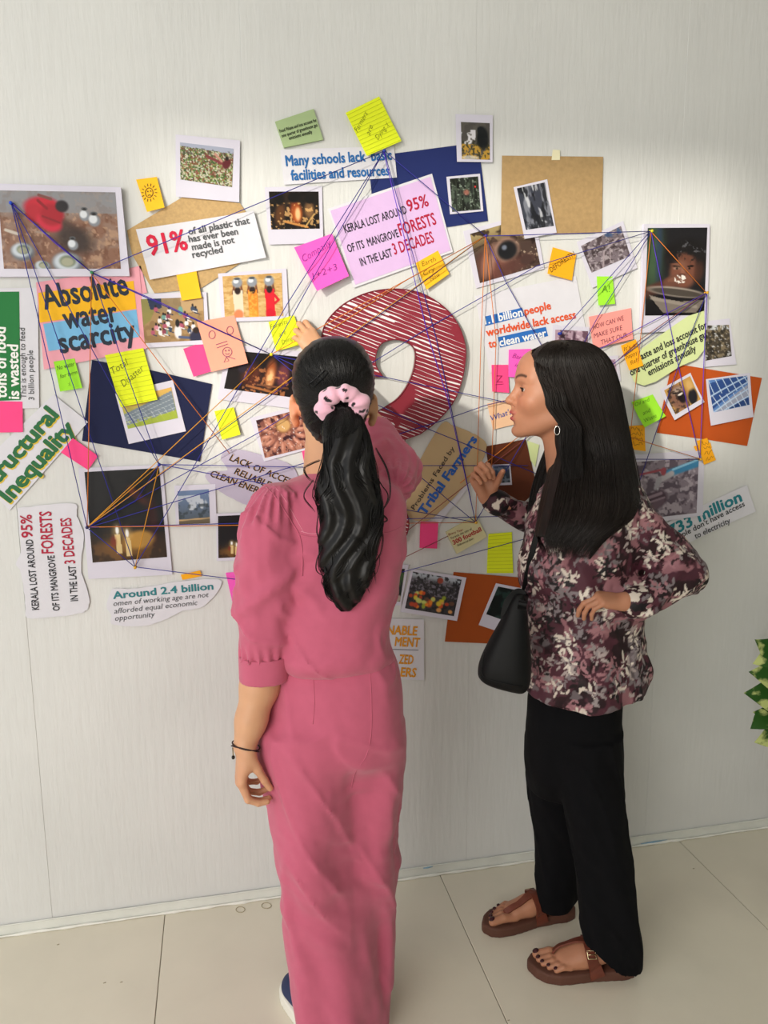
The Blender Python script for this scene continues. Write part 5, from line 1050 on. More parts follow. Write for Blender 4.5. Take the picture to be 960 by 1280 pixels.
# trainers
def trainer(heel, toe, name_label, up_c, base_o):
    heel, toe = np.array(heel), np.array(toe); X = nrm(toe-heel); L = np.linalg.norm(toe-heel); Yy = np.cross(Zu, X)
    Wp = lambda x, y, z: heel+X*x*L+Yy*y+Zu*z
    u = Fld()
    u.ell(Wp(.16, 0, .045), (.045, .034, .04), np.array([X, Yy, Zu]), .02); u.cone(Wp(.2, 0, .045), Wp(.62, 0, .035), .036, .034, .02); u.ell(Wp(.8, 0, .032), (.055, .042, .027), np.array([X, Yy, Zu]), .02); u.cone(Wp(.2, 0, .05), Wp(.24, 0, .075), .030, .028, .015)
    lo, hi = bounds(u); v, f = u.surf(lo, hi, .004); col = np.where((v[:, 2] < .030)[:, None], lin('#eceae4'), lin(up_c))
    sh = part('trainer', (v, f), mat('trainer_fabric', None, .7, ((600, 600, 600), .3, .0008), vcol=True), pk, col, name_label)
    so_ = Fld()
    def sf(p):
        d = p-heel; x, y = (d@X)/L, d@Yy; w = .036+.010*smooth(.2, .8, x); q = np.maximum(np.abs((x-.5)/.53), 0); r = np.hypot(np.maximum(q-.62, 0)/.38*w, y)-w; return np.maximum(r, np.abs(p[..., 2]-.0155)-.0155)
    so_.add(sf, Wp(.5, 0, .015)-np.array([.17, .17, .02]), Wp(.5, 0, .015)+np.array([.17, .17, .02]), .002)
    v, f = so_.surf(Wp(.5, 0, .015)-np.array([.18, .18, .022]), Wp(.5, 0, .015)+np.array([.18, .18, .022]), .004); sub('sole', (relax(v, f, 1), f), mat('white_rubber_sole', '#e9e6dc', .5), sh, np.array(pk.location))
pf = lambda px, Y: np.array([P(px, 1200, Y)[0], Y-WD, 0.])
trainer(pf(418, 1.47), pf(364, 1.70), 'navy and white trainer on the left foot', '#2c3558', None)
trainer(pf(463, 1.565), pf(450, 1.78), 'dark trainer on the right foot', '#3a3f52', None)
# ------------------------------------------------------------------ the woman in the floral shirt, in profile
g1, g2 = view_axes(725); G1, G2 = np.array([*g1, 0]), np.array([*g2, 0])
fp = P(730, 1000, 1.72)
fw_ = empty('person', (fp[0], fp[1], 0), 'person in dark floral shirt and black trousers, in profile, hand on hip', 'person')
FO = np.array(fw_.location)
BLK = mat('black_trouser_cloth', '#0c0c0f', .9, ((800, 800, 800), .3, .0006), .1, spec=.12, vscale=30)
# trousers
tr = Fld()
hp = [row(y, l, r, Y, b) for y, l, r, Y, b in ((850, 664, 780, 1.73, .12), (880, 658, 777, 1.73, .135), (920, 656, 775, 1.73, .135), (955, 657, 774, 1.73, .125), (985, 662, 760, 1.74, .09))]
lf = [row(y, l, r, Y, b) for y, l, r, Y, b in ((915, 656, 742, 1.80, .08), (950, 657, 738, 1.80, .085), (1000, 662, 732, 1.80, .08), (1040, 667, 728, 1.80, .076), (1080, 669, 724, 1.80, .074), (1105, 668.5, 722, 1.80, .074), (1123, 671, 721, 1.80, .074))]
ln = [row(y, l, r, Y, b) for y, l, r, Y, b in ((915, 692, 774, 1.66, .085), (950, 698, 776, 1.655, .088), (1000, 705, 781, 1.63, .084), (1060, 715, 787, 1.61, .080), (1120, 724, 794, 1.59, .078), (1165, 727, 799, 1.58, .078), (1200, 729, 798, 1.575, .080))]
def fold_blk(seed, ph):
    def fn(u, w, z, a, b):
        th = np.arctan2(w/b, u/a); t = np.clip((.8-z)/.7, 0, 1)
        return crease(u, w, z, 10, 4, seed+9, .005)+.006*t*np.sin(3*th+ph+2*np.sin(z*6))+.022*(fbm(u*16+z*4, w*16, z*5, seed)-.5)+.012*np.exp(-((z-.38)/.14)**2)*(fbm(u*10, w*10, z*24+u*16, seed+3)-.5)
    return fn
zn0 = ln[-1][0]
tr.stack(hp, g1, g2, .01, 2.4, lambda u, w, z, a, b: .014*(fbm(u*15, w*15, z*8, 5)-.5)); tr.stack(lf, g1, g2, .02, 2.2, fold_blk(61, .3))
tr.stack(ln, g1, g2, .015, 2.2, fold_blk(67, 1.4), zcut=lambda u, w, z: (zn0+.078*smooth(.06, -.07, u))-z)
lo, hi = bounds(tr); v, f = tr.surf(lo, hi, .0052); v = relax(v, f, 2); part('trousers', (v, f), BLK, fw_)
# shirt
st_ = Fld()
tor2 = [row(y, l, r, Y, b) for y, l, r, Y, b in ((588, 692, 752, 1.75, .050), (598, 684, 775, 1.745, .085), (610, 677, 788, 1.74, .125), (630, 668, 795, 1.74, .155), (655, 658, 797, 1.735, .162), (690, 651.5, 797, 1.73, .160), (720, 649, 796, 1.73, .152), (750, 652, 797, 1.73, .146), (780, 656, 800, 1.73, .148), (810, 657, 804, 1.73, .156), (835, 657, 805, 1.73, .162), (860, 658, 801, 1.73, .166), (885, 660, 796, 1.73, .168), (908, 663, 790, 1.73, .168))]
zb_ = P(700, 902, 1.56)[2]; 
def hem(u, w, z): # shirt-tail hem: curved up at the side seams
    s = np.clip(u/.14, -1.2, 1.2); return (zb_+.018*smooth(-.2, 1.0, s)+.016*smooth(-.35, -1.0, s))-z
def fold_sh(u, w, z, a, b):
    th = np.arctan2(w/b, u/a); t = smooth(1.05, .75, z)
    return crease(u, w, z, 9, 7, 85, .006)+.028*(fbm(u*10+z*9, w*10, z*8-u*11, 81)-.5)+.008*t*np.sin(6*th+3*np.sin(z*6))+.014*(fbm(u*26, w*26, z*12, 83)-.5)+.008*np.exp(-((z-.98+u*.4)/.03)**2)
st_.stack(tor2, g1, g2, .01, 2.4, fold_sh, zcut=hem)
A0, A1, A2 = P(772, 632, 1.645), P(852, 716, 1.60), P(800, 752, 1.56)
def sleeve(fl, a, b, ra, rb, k, seed, amp=.022, gath=0.0):
    ab = b-a; L2 = ab@ab; ax = nrm(ab); q1 = nrm(np.cross(ax, Zu)); q2 = np.cross(ax, q1)
    def fn(p):
        t = np.clip(((p-a)@ab)/L2, 0, 1); d = p-a-t[..., None]*ab; th = np.arctan2(d@q2, d@q1)
        return np.linalg.norm(d, axis=-1)-(ra+(rb-ra)*t)-amp*(fbm(p[..., 0]*16, p[..., 1]*16, p[..., 2]*16, seed)-.5)-.004*np.sin(5*th+9*t+seed)-gath*np.sin(12*th)*smooth(.7, 1, t)
    r = max(ra, rb)+.015; return fl.add(fn, np.minimum(a, b)-r, np.maximum(a, b)+r, k)
sleeve(st_, A0, A1, .062, .052, .02, 91); sleeve(st_, A1, A2, .050, .040, .02, 92, .018, .003)
B0, B1, B2 = P(692, 640, 1.87), P(690, 662, 1.90), P(626, 630, 1.87)
sleeve(st_, B0, B1, .05, .044, .02, 93); sleeve(st_, B1, B2, .044, .030, .015, 94, .014, .002)
lo, hi = bounds(st_); v, f = st_.surf(lo, hi, .0034); v = relax(v, f, 2); SHB = bvh_of(v, f)
nv = vnormals(v, f); rg = np.random.default_rng(11)
base = lin('#4a2430')[None]*(1+.7*(fbm(v[:, 0]*14, v[:, 1]*14, v[:, 2]*14, 7)[:, None]-.5)); col = base.copy()
nb = fbm(v[:, 0]*26, v[:, 1]*26, v[:, 2]*26, 17); m = smooth(.56, .60, nb)[:, None]; col = col*(1-m)+lin('#251118')*m
nb = fbm(v[:, 0]*24+5, v[:, 1]*24, v[:, 2]*24, 27); m = smooth(.57, .60, nb)[:, None]; col = col*(1-m)+lin('#8d6068')*m
nb = fbm(v[:, 0]*30+9, v[:, 1]*30, v[:, 2]*30, 37); m = smooth(.64, .67, nb)[:, None]*.8; col = col*(1-m)+lin('#6d6468')*m
from mathutils.kdtree import KDTree
kd = KDTree(len(v)); [kd.insert(p, i) for i, p in enumerate(v)]; kd.balance()
vis = np.where((nv@(-G2) > -.3))[0]
def leaf(c, d, n, L, Wd, colr, soft=.15):
    ids = np.array([i for _, i, _ in kd.find_range(Vector(c+d*L*.5), L*.62)]); 
    if not len(ids): return
    s = np.cross(n, d); q = v[ids]-c; x = (q@d)/L; y = (q@s)/(Wd*.5); z = np.abs(q@n)
    prof = np.sqrt(np.clip(1-(2*x-1)**2, 0, 1))*(1.15-.5*x); m = (x > 0)*(x < 1)*(z < .03)*np.clip((prof-np.abs(y))/soft, 0, 1); m = m[:, None]; col[ids] = col[ids]*(1-m)+lin(colr)*m
def cluster(c, n, tone):
    a0 = rg.uniform(0, 6.28); t1 = nrm(np.cross(n, rg.normal(size=3))); t2 = np.cross(n, t1); k = rg.integers(5, 9)
    for i in range(k):
        a = a0+i*6.28/k*rg.uniform(.6, 1.0)+rg.normal(0, .25); d = t1*math.cos(a)+t2*math.sin(a); o = c+d*rg.uniform(.0, .010); L = rg.uniform(.011, .025)
        leaf(o, d, n, L, L*rg.uniform(.30, .5), tone)
    for i in range(3):
        d = nrm(t1*rg.normal()+t2*rg.normal()); leaf(c+d*.022, nrm(np.cross(n, d)+d*.4), n, rg.uniform(.010, .018), .006, tone)
for i in rg.choice(len(v), 420, replace=False):   # mauve and black blossoms, then cream leaf sprays
    cluster(v[i], nv[i], ['#9a6d74', '#1a0e12', '#7c7276', '#2a1018'][rg.integers(4)])
picked = []
for i in rg.permutation(len(v)):
    if all(np.linalg.norm(v[i]-p) > .060 for p in picked): picked.append(v[i]); cluster(v[i], nv[i], rg.choice(['#cfc3b8', '#cfc3b8', '#a89a98'])); cluster(v[i]+np.cross(nv[i], nrm(rg.normal(size=3)))*.022, nv[i], ['#141014', '#d9cfc4', '#8f8586'][rg.integers(3)])
    if len(picked) > 260: break
SHM = mat('floral_viscose', None, .62, ((900, 900, 900), .15, .0004), vcol=True, spec=.3)
shirt = part('shirt', (v, f), SHM, fw_, col)
# cuffs with buttons, collar and placket
def cuff_(a, ax, r, L, nm_):
    fl = Fld(); b = a+ax*L; fl.cone(a, b, r, r*.97, .003); lo, hi = bounds(fl); v_, f_ = fl.surf(lo, hi, .003)
    cc_ = lin('#3c1d28')[None]*(1+0*v_[:, :1]); nz_ = fbm(v_[:, 0]*60, v_[:, 1]*60, v_[:, 2]*60, 5); cc_ = np.where((nz_ > .58)[:, None], lin('#cfc4b8'), np.where((nz_ < .42)[:, None], lin('#141014'), cc_))
    o = mesh(nm_, v_-FO, f_, SHM, shirt, True, cc_); return o
cuff_(P(623, 629, 1.872), nrm(P(609, 622, 1.875)-P(623, 629, 1.872)), .034, .012, 'cuff'); cuff_(P(800, 752, 1.56), nrm(P(784, 755, 1.552)-P(800, 752, 1.56)), .038, .016, 'cuff')
bt = Fld(); pb = P(808, 767, 1.545); bt.ell(pb, (.010, .010, .010)); a = bt.surf(pb-.012, pb+.012, .002); sub('cuff_button', a, mat('black_button', '#0c0c0e', .3), shirt, FO)
cm = mat('shirt_collar_cloth', '#3c1f2a', .7, ((90, 90, 90), .2, .001), .5, vscale=60)
pl = [P(690, 578, 1.70), P(684, 598, 1.70), P(679, 620, 1.70), P(672, 645, 1.69), P(665, 680, 1.69), P(662, 715, 1.69)]
q = raycast_line(SHB, [(686, 606), (680, 622), (673, 645), (667, 675), (663, 705), (662, 735)], .001)
if len(q) > 3: sub('placket', tube_data(relaxp(q), .0035, 6), cm, shirt, FO)
''' ck = Fld(); ck.cone(P(694, 570, 1.69), P(683, 600, 1.70), .006, .009, .01); ck.cone(P(683, 600, 1.70), P(677, 622, 1.70), .009, .006, .01); ck.cone(P(694, 570, 1.69), P(716, 575, 1.68), .006, .01, .01)
lo, hi = bounds(ck); a = ck.surf(lo, hi, .003); sub('collar', a, cm, shirt, FO) '''
# skin
HD = P(692, 492, 1.745); fdir = nrm(-G1*.98-G2*.20+Zu*.02); HR2 = rot_to(fdir, Zu)
bd = Fld(); T2 = head_prims(bd, HD, HR2, 1.0, mouth=.0042, ear=False)
bd.cone(T2((-.030, 0, -.05)), P(716, 590, 1.75), .046, .054, .02); bd.cone(T2((-.012, 0, -.085)), P(708, 594, 1.74), .034, .044, .02)
bd.stack(shrink(tor2, .022), g1, g2, .02, zcut=hem); bd.stack(shrink(hp, .02), g1, g2, .02)
bd.cone(A0, A1, .036, .034, .02); bd.cone(A1, A2, .034, .026, .02)
wn = P(782, 752, 1.553); bd.cone(A2, wn, .026, .0225, .02)
hxn = nrm(P(750, 748, 1.56)-wn)
W3n, tn = hand_prims(bd, wn, hxn, -G2*.35+Zu*.93, -1, .76, (42, 34, 20), 0, (15, 50, 10), (0, 0, 3, 5))
bd.cone(B0, B1, .03, .03, .02); bd.cone(B1, B2, .03, .024, .02); wf_ = P(610, 622, 1.875); bd.cone(B2, wf_, .023, .0215, .02)
hxf = nrm(P(599, 597, 1.87)-wf_)
W3f, tf2 = hand_prims(bd, wf_, hxf, G2*.80-G1*.55, 1, .86, (52, 78, 45), 3, (30, 40, 26), (10, 0, -4, -8))
# feet
def foot(fl, heel, toe, side):
    heel, toe = np.array(heel), np.array(toe); X = nrm(toe-heel); L = np.linalg.norm(toe-heel); Y_ = np.cross(Zu, X)*side
    Wp = lambda x, y, z: heel+X*x*L+Y_*y+Zu*z
    fl.ell(Wp(.10, 0, .052), (.028, .025, .026), None, .01); fl.cone(Wp(.14, 0, .058), Wp(.48, .004, .052), .027, .024, .02); fl.cone(Wp(.40, .010, .060), Wp(.66, .016, .042), .022, .017, .02); fl.cone(Wp(.40, -.008, .050), Wp(.66, -.018, .037), .022, .014, .02); fl.cone(Wp(.52, 0, .045), Wp(.70, 0, .038), .024, .017, .02)
    fl.cone(Wp(.20, 0, .075), Wp(.19, 0, .16), .029, .034, .02)
    tp = []
    for i, (y, x0, x1, r) in enumerate(((.024, .68, .93, .0115), (.007, .70, .92, .0082), (-.007, .69, .89, .0076), (-.020, .67, .84, .0072), (-.031, .64, .78, .0068))):
        fl.cone(Wp(x0, y*.95, .036), Wp((x0+x1)/2, y, .039), r*1.05, r, .004); fl.cone(Wp((x0+x1)/2, y, .039), Wp(x1, y, .029+r*.3), r, r*.95, .003); tp.append((Wp(x1+.012, y, .031+r), r, X, Y_))
    return Wp, tp, X, Y_, L
hf_, tf_ = floorp(714, 1142, 0), floorp(604, 1160, 0); hn, tn_ = floorp(789, 1214, 0), floorp(664, 1216, 0)
ft = [foot(bd, hf_, tf_, 1), foot(bd, hn, tn_, -1)]
for lg, ff_ in ((lf, ft[0]), (ln, ft[1])):
    q0 = np.array([lg[0][1], lg[0][2], lg[0][0]]); q1 = np.array([lg[3][1], lg[3][2], lg[3][0]]); q2 = ff_[0](.19, 0, .12)
    bd.cone(q0, q1, .05, .045, .02); bd.cone(q1, q2, .045, .032, .02)
lo, hi = bounds(bd); lo[2] = max(lo[2], .001)
fb = [(c-np.array([.16, .11, .10]), c+np.array([.16, .11, .10]), .0025) for c in (ft[0][0](.5, 0, .07), ft[1][0](.5, 0, .07))]
v, f = multires(bd, lo, hi, .006, [(HD-np.array([.14, .14, .155]), HD+np.array([.14, .14, .13]), .0019), hb(wn-G1*.06, .095, .0019), hb(wf_+hxf*.04, .095, .0018)]+fb); v = relax(v, f, 1, .3)
c = skin_color(v, '#b27c60', 5, .05); c = face_paint(v, c, T2, 1.0, None, '#a8474e', '#1d1210')
part('body', (v, f), SKIN, fw_, c)
# eyes
for q in (1, -1):
    p = T2((.0670, .031*q, .0090)); s_ = Fld(); s_.ell(p, (.0142, .0142, .0120)); v_, f_ = s_.surf(p-.017, p+.017, .0011)
    dd = (v_-p)@HR2.T; ang = np.hypot(dd[:, 1]-.001*q, dd[:, 2]-.0005); cc_ = np.tile(lin('#b5a89f'), (len(v_), 1)); cc_[(ang < .0088) & (dd[:, 0] > 0)] = lin('#2c1a12'); cc_[(ang < .0045) & (dd[:, 0] > 0)] = lin('#050505')
    o = part('eye', (v_, f_), mat('eye_gloss', None, .12, vcol=True, spec=.6), fw_, cc_)
    pts = [p+HR2[0]*math.sqrt(max(.0165**2-y_**2, 0))*.98+HR2[1]*y_+HR2[2]*(.0042-(y_/.0125)**2*.0045) for y_ in np.linspace(-.0125, .0125, 11)]
    o = tube('eyelash', np.array(pts)-FO, .0010, mat('eyelash_black', '#120c0b', .6), fw_, 5)
# nails
nm2 = mat('dark_red_nail', '#3a1018', .25)
for Wp, tp, X, Y_, L in ft:
    for k, (p, r, X_, Yy) in enumerate(tp):
        s_ = Fld(); s_.ell(p+np.array([0, 0, .0008]), (r*.75, r*.72, .0022), np.array([nrm(X_*.9-Zu*.35), Yy, nrm(Zu*.9+X_*.35)])); a = s_.surf(p-.014, p+.014, .0015); part('toenail', a, nm2, fw_)
# earring
ep = P(696.5, 536, 1.655)
sil = mat('silver_earring', '#d8d4d0', .2, metal=1)
th = np.linspace(0, 6.2832, 17)[:-1]; o = mesh('earring', *[x for x in ((tube_data([ep-FO+G1*.006*math.cos(t)+Zu*(.010*math.sin(t)-.004) for t in th], .0011, 6, True)))], sil, fw_, True)
# long straight hair
zhe = P(705, 668, 1.61)[2]
hr = Fld()
cap = [row(y, l, r, Y, b) for y, l, r, Y, b in ((425.5, 690, 716, 1.745, .02), (429, 680, 734, 1.745, .050), (436, 667, 747, 1.745, .074), (446, 657, 757, 1.745, .088), (458, 653, 764, 1.745, .094), (472, 656, 769, 1.745, .098), (490, 662, 774, 1.745, .100), (510, 669, 778, 1.745, .100), (530, 678, 782, 1.745, .100), (550, 684, 786, 1.742, .100), (570, 689, 789, 1.735, .104), (590, 685, 792, 1.72, .112), (605, 681, 795, 1.70, .120), (620, 677, 797, 1.685, .124), (640, 673, 790, 1.66, .115), (655, 671, 775, 1.64, .09), (670, 669, 757, 1.62, .06), (684, 671, 746, 1.60, .035), (698, 678, 736, 1.59, .014))]
def fold_h(u, w, z, a, b):
    th = np.arctan2(w/b, u/a); t = smooth(1.62, 1.45, z)
    return t*.012*(fbm(th*9, z*2, s=5)-.5)-.03*smooth(.0, .012, (zhe+.060*(fbm(u*38, u*0, s=6)-.45))-z)*2.2
hr.stack(cap, g1, g2, .01, 2.5, fold_h)
back = [row(y, l, r, Y, b) for y, l, r, Y, b in ((560, 745, 789, 1.75, .06), (600, 752, 797, 1.72, .07), (630, 764, 801, 1.69, .06), (655, 778, 802, 1.67, .04), (668, 788, 800, 1.66, .02))]
hr.stack(back, g1, g2, .02, 2.2)
far = [row(y, l, r, Y, b) for y, l, r, Y, b in ((560, 683, 712, 1.83, .03), (590, 672, 705, 1.83, .035), (620, 664, 700, 1.83, .035), (650, 660, 690, 1.82, .025), (665, 664, 682, 1.82, .012))]
hr.stack(far, g1, g2, .02, 2.2)
# keep the face clear: carve the part of the volume in front of the hairline
nF = HR2[0]; 
def facecut(p):
    q = (p-HD)@HR2.T; x, y, z = q[..., 0], np.abs(q[..., 1]), q[..., 2]
    line = .066-.010*smooth(.10, .06, z)-.034*smooth(.088, .120, z)-.022*smooth(.06, -.02, z)-.034*smooth(-.02, -.08, z)
    return np.maximum(np.maximum(line-x, z-.135), -.13-z)
hr.add(facecut, HD-.16, HD+.16, .006, 's')
lo, hi = bounds(hr); v, f = hr.surf(lo, hi, .0042); hv, hf = relax(v, f, 1), f
capR = spline(np.array(cap), 6); capR = capR[np.argsort(-capR[:, 0])]; nR = len(capR)
paths, rad = [], []; rg = np.random.default_rng(5)
def follow(R, th, rr, t0, t1, m, wav, ph, n=2.5):
    t = np.linspace(t0, t1, m)*(len(R)-1); C_ = np.c_[[np.interp(t, np.arange(len(R)), R[:, k]) for k in range(5)]].T
    tha = th+wav*np.sin(np.linspace(0, 5, m)+ph); ct, st2 = np.cos(tha), np.sin(tha)
    k = (np.abs(ct)**n+np.abs(st2)**n)**(-1/n); return np.c_[C_[:, 1], C_[:, 2], C_[:, 0]]+(C_[:, 3]*ct*k*rr)[:, None]*G1+(C_[:, 4]*st2*k*rr)[:, None]*G2
for i in range(4600):
    th = rg.uniform(0, 2*math.pi); rr = 1.0+rg.uniform(-.01, .03); q = follow(capR, th, rr, rg.uniform(0, .04), rg.uniform(.86, 1.0)**.7, 26, rg.normal(0, .03), rg.uniform(0, 6))
    z_ = (q-HD)@HR2.T; line = .066-.010*smooth(.10, .06, z_[:, 2])-.034*smooth(.088, .120, z_[:, 2])-.022*smooth(.06, -.02, z_[:, 2])-.034*smooth(-.02, -.08, z_[:, 2])
    bad = (z_[:, 0] > line+.002)*(z_[:, 2] < .135)*(z_[:, 2] > -.13)
    if bad.any(): continue
    paths.append(q); rad.append(rg.uniform(.0005, .0010))
for R_, n_ in ((np.array(back), 160), (np.array(far), 160)):
    R_ = spline(R_, 5)
    for i in range(n_): paths.append(follow(R_, rg.uniform(0, 6.28), rg.uniform(.9, 1.1), 0, rg.uniform(.85, 1), 26, .05, rg.uniform(0, 6))); rad.append(.0008)
# hairline strands sweeping down beside the cheek (near side)
for i in range(520):
    s = rg.uniform(0, 1)**1.3; sg = -1 if ((T2((0, .07, 0))-HD)@G2) > 0 else 1; lo_ = rg.uniform(.22, .36); jit = rg.uniform(-.003, .003); wv_ = rg.uniform(0, 6); q = []
    for t in np.linspace(0, 1, 26):
        z_ = .120-(lo_+.008)*t-.006*s-.014*s*0; x_ = .062-.040*(1-smooth(0, .10, t))-.010*smooth(.10, .06, z_)-.022*smooth(.06, -.02, z_)-.034*smooth(-.02, -.08, z_)-.045*s-.010*smooth(-.1, -.2, z_)+.0012*math.sin(8*t+wv_)
        y_ = sg*(.012+.062*smooth(0, .30, t)*(1-.25*(1-s)*smooth(.06, .10, z_))+.030*smooth(.35, 1, t)+jit+.008*s)
        q.append(T2((x_, y_, z_)))
    paths.append(np.array(q)); rad.append(rg.uniform(.0005, .0009))
sv = strands(paths, np.array(rad))
part('long_hair', cat((hv, hf), sv), HAIRB, fw_)
# sandals
LE = mat('tan_brown_leather', '#6b3526', .5, ((300, 300, 300), .25, .0008), .12, spec=.4, vscale=60); SOLE = mat('brown_cork_sole', '#5a382c', .7, ((400, 400, 400), .3, .0006), .08)
BUK = mat('brass_buckle', '#d9c9a0', .25, metal=1)
for (Wp, tp, X, Y_, L), lab in zip(ft, ('brown thong sandal on the far foot', 'brown thong sandal on the near foot')):
    so_ = Fld(); c0 = Wp(.5, 0, .011)
    def sf(p):
        d = p-Wp(0, 0, 0); x, y, z = (d@X)/L, d@Y_, d[..., 2]; xs_ = np.array([-.035, 0, .1, .25, .45, .62, .75, .88, .97, 1.03]); wi = np.interp(x, xs_, [.006, .024, .033, .033, .036, .044, .047, .043, .030, .006]); cy_ = np.interp(x, xs_, [0, 0, 0, -.001, -.001, 0, .0015, .005, .010, .013])
        r = np.abs(y-cy_)-wi; ex = np.maximum(-.035*L-x*L, x*L-1.03*L); return np.maximum(np.maximum(r*.9, ex), np.abs(z-.0125)-.0125)
    so_.add(sf, c0-np.array([.17, .17, .03]), c0+np.array([.17, .17, .03]), .002)
    so_.add((lambda p: sf(p-np.array([0, 0, .006]))+.004), c0-np.array([.17, .17, .03]), c0+np.array([.17, .17, .05]), .004)
    v_, f_ = so_.surf(c0-np.array([.17, .17, .013]), c0+np.array([.17, .17, .04]), .003); v_ = relax(v_, f_, 2); v_[:, 2] = np.maximum(v_[:, 2], .0)
    sd = part('sandal', (v_, f_), SOLE, fw_, None, lab)
    def ribbon(pts, w, th=.0022):
        q = spline(np.array(pts), 8)
        for _ in range(14):
            d_ = bd.at(q); g_ = np.stack([(bd.at(q+e*.002)-bd.at(q-e*.002)) for e in np.eye(3)], 1); g_ /= np.linalg.norm(g_, axis=1)[:, None]+1e-6; st3 = np.clip(.0042-d_, -.002, .006); st3[-2:] = 0; st3 = np.where(q[:, 2] < .034, 0, st3); q = q+g_*st3[:, None]*.6; q[1:-1] = (q[:-2]+2*q[1:-1]+q[2:])/4
        T = np.gradient(q, axis=0); T /= np.linalg.norm(T, axis=1)[:, None]; cen = Wp(.45, 0, .02); out_ = q-cen; ax_ = X; out_ = out_-(out_@ax_)[:, None]*ax_*.6; S_ = np.cross(T, out_); S_ /= np.linalg.norm(S_, axis=1)[:, None]; N_ = np.cross(S_, T); w = np.interp(np.linspace(0, 1, len(q)), np.linspace(0, 1, len(w)), w)[:, None]
        V_ = np.stack([q+S_*w*.5+N_*th, q-S_*w*.5+N_*th, q-S_*w*.5-N_*th, q+S_*w*.5-N_*th], 1).reshape(-1, 3); k = len(q)
        F2 = [(i*4+j, i*4+(j+1) % 4, (i+1)*4+(j+1) % 4, (i+1)*4+j) for i in range(k-1) for j in range(4)]+[(3, 2, 1, 0), ((k-1)*4, (k-1)*4+1, (k-1)*4+2, (k-1)*4+3)]; return V_, F2
    def addr(nm_, pts, w, m=LE, th=.0022):
        V_, F2 = ribbon(pts, w, th); return mesh(nm_, V_-FO, F2, m, sd, False)
    addr('instep_strap', [Wp(.40, .040, .016), Wp(.41, .041, .040), Wp(.43, .030, .068), Wp(.45, .006, .084), Wp(.45, -.016, .077), Wp(.43, -.034, .056), Wp(.40, -.040, .036), Wp(.38, -.039, .016)], [.034, .030, .024, .022, .022, .026, .032, .038])
    addr('toe_strap', [Wp(.45, .004, .087), Wp(.55, .012, .072), Wp(.65, .016, .062), Wp(.73, .016, .056), Wp(.77, .0155, .044), Wp(.78, .0155, .022)], [.026, .018, .015, .017, .015, .010])
    n0 = nrm(Wp(.44, -.026, .07)-Wp(.44, 0, .04)); ccn = Wp(.44, -.0285, .0705)+n0*.003; t_ = nrm(np.cross(n0, X)); pts = [ccn+X*a+t_*b for a, b in ((-.010, -.009), (-.010, .009), (.010, .009), (.010, -.009))]
    vv, ff = tube_data(pts, .0014, 6, True); sub('buckle', (vv, ff), BUK, sd, FO); vv, ff = tube_data([ccn-X*.010+n0*.001, ccn+X*.010+n0*.001], .001, 5); sub('buckle_pin', (vv, ff), BUK, sd, FO)

# ------------------------------------------------------------------ black shoulder bag
BM = mat('black_bag_leather', '#08090b', .55, ((200, 200, 200), .2, .0008), .1, spec=.2)
bc = P(632, 800, 1.60); bag = empty('shoulder_bag', tuple(bc), 'black leather shoulder bag hanging at the front of the floral shirt', 'bag'); BO = np.array(bc)
bg = Fld(); rows_ = [row(y, l, r, Y, b) for y, l, r, Y, b in ((742, 645, 655, 1.60, .012), (752, 638, 657, 1.60, .018), (770, 629, 659, 1.60, .026), (790, 618, 661, 1.60, .034), (808, 608, 663, 1.60, .040), (824, 600.5, 664, 1.60, .044), (836, 597.5, 664, 1.60, .046), (846, 598.5, 664, 1.60, .046), (853, 608, 663, 1.60, .042), (859, 632, 660, 1.60, .036), (862, 645, 657, 1.60, .028))]
bg.stack(rows_, g1, g2, .006, 3.0, lambda u, w, z, a, b: .006*(fbm(u*12, w*12, z*9, 9)-.5))
lo, hi = bounds(bg); v, f = bg.surf(lo, hi, .0034); v = relax(v, f, 3); o = mesh('bag_body', v-BO, f, BM, bag, True); BGB = bvh_of(v, f)
hl = [P(631, 772, 1.60), P(634, 757, 1.60), P(640, 747, 1.60), P(648, 741, 1.60), P(655, 745, 1.595)]
def bandm(name, pts, w, th, m, par, O, nrmd):
    q = spline(np.array(pts), 8); T = np.gradient(q, axis=0); T /= np.linalg.norm(T, axis=1)[:, None]; S_ = np.cross(T, nrmd); S_ /= np.linalg.norm(S_, axis=1)[:, None]; N_ = np.cross(S_, T)
    V_ = np.stack([q+S_*w*.5+N_*th, q-S_*w*.5+N_*th, q-S_*w*.5-N_*th, q+S_*w*.5-N_*th], 1).reshape(-1, 3); k = len(q)
    F2 = [(i*4+j, i*4+(j+1) % 4, (i+1)*4+(j+1) % 4, (i+1)*4+j) for i in range(k-1) for j in range(4)]+[(3, 2, 1, 0), ((k-1)*4, (k-1)*4+1, (k-1)*4+2, (k-1)*4+3)]
    return mesh(name, V_-O, F2, m, par)
bandm('top_loop', hl, .020, .0016, BM, bag, BO, -G2)
q = raycast_line(SHB, [(656, 742), (659, 725), (663, 705), (668, 684), (674, 660), (680, 640), (688, 618), (697, 602)], .008)
bandm('shoulder_strap', [P(652, 762, 1.575), P(654, 752, 1.575)]+list(relaxp(q)), .019, .0016, BM, bag, BO, -G2)
q = raycast_line(BGB, [tuple(p) for p in spline([(606, 815), (603, 832), (604, 845), (618, 851), (640, 856), (654, 858)], 6)], .0005)
if len(q) > 4: vv, ff = tube_data(relaxp(q), .0011, 5); mesh('piping', vv-BO, ff, BM, bag, True)

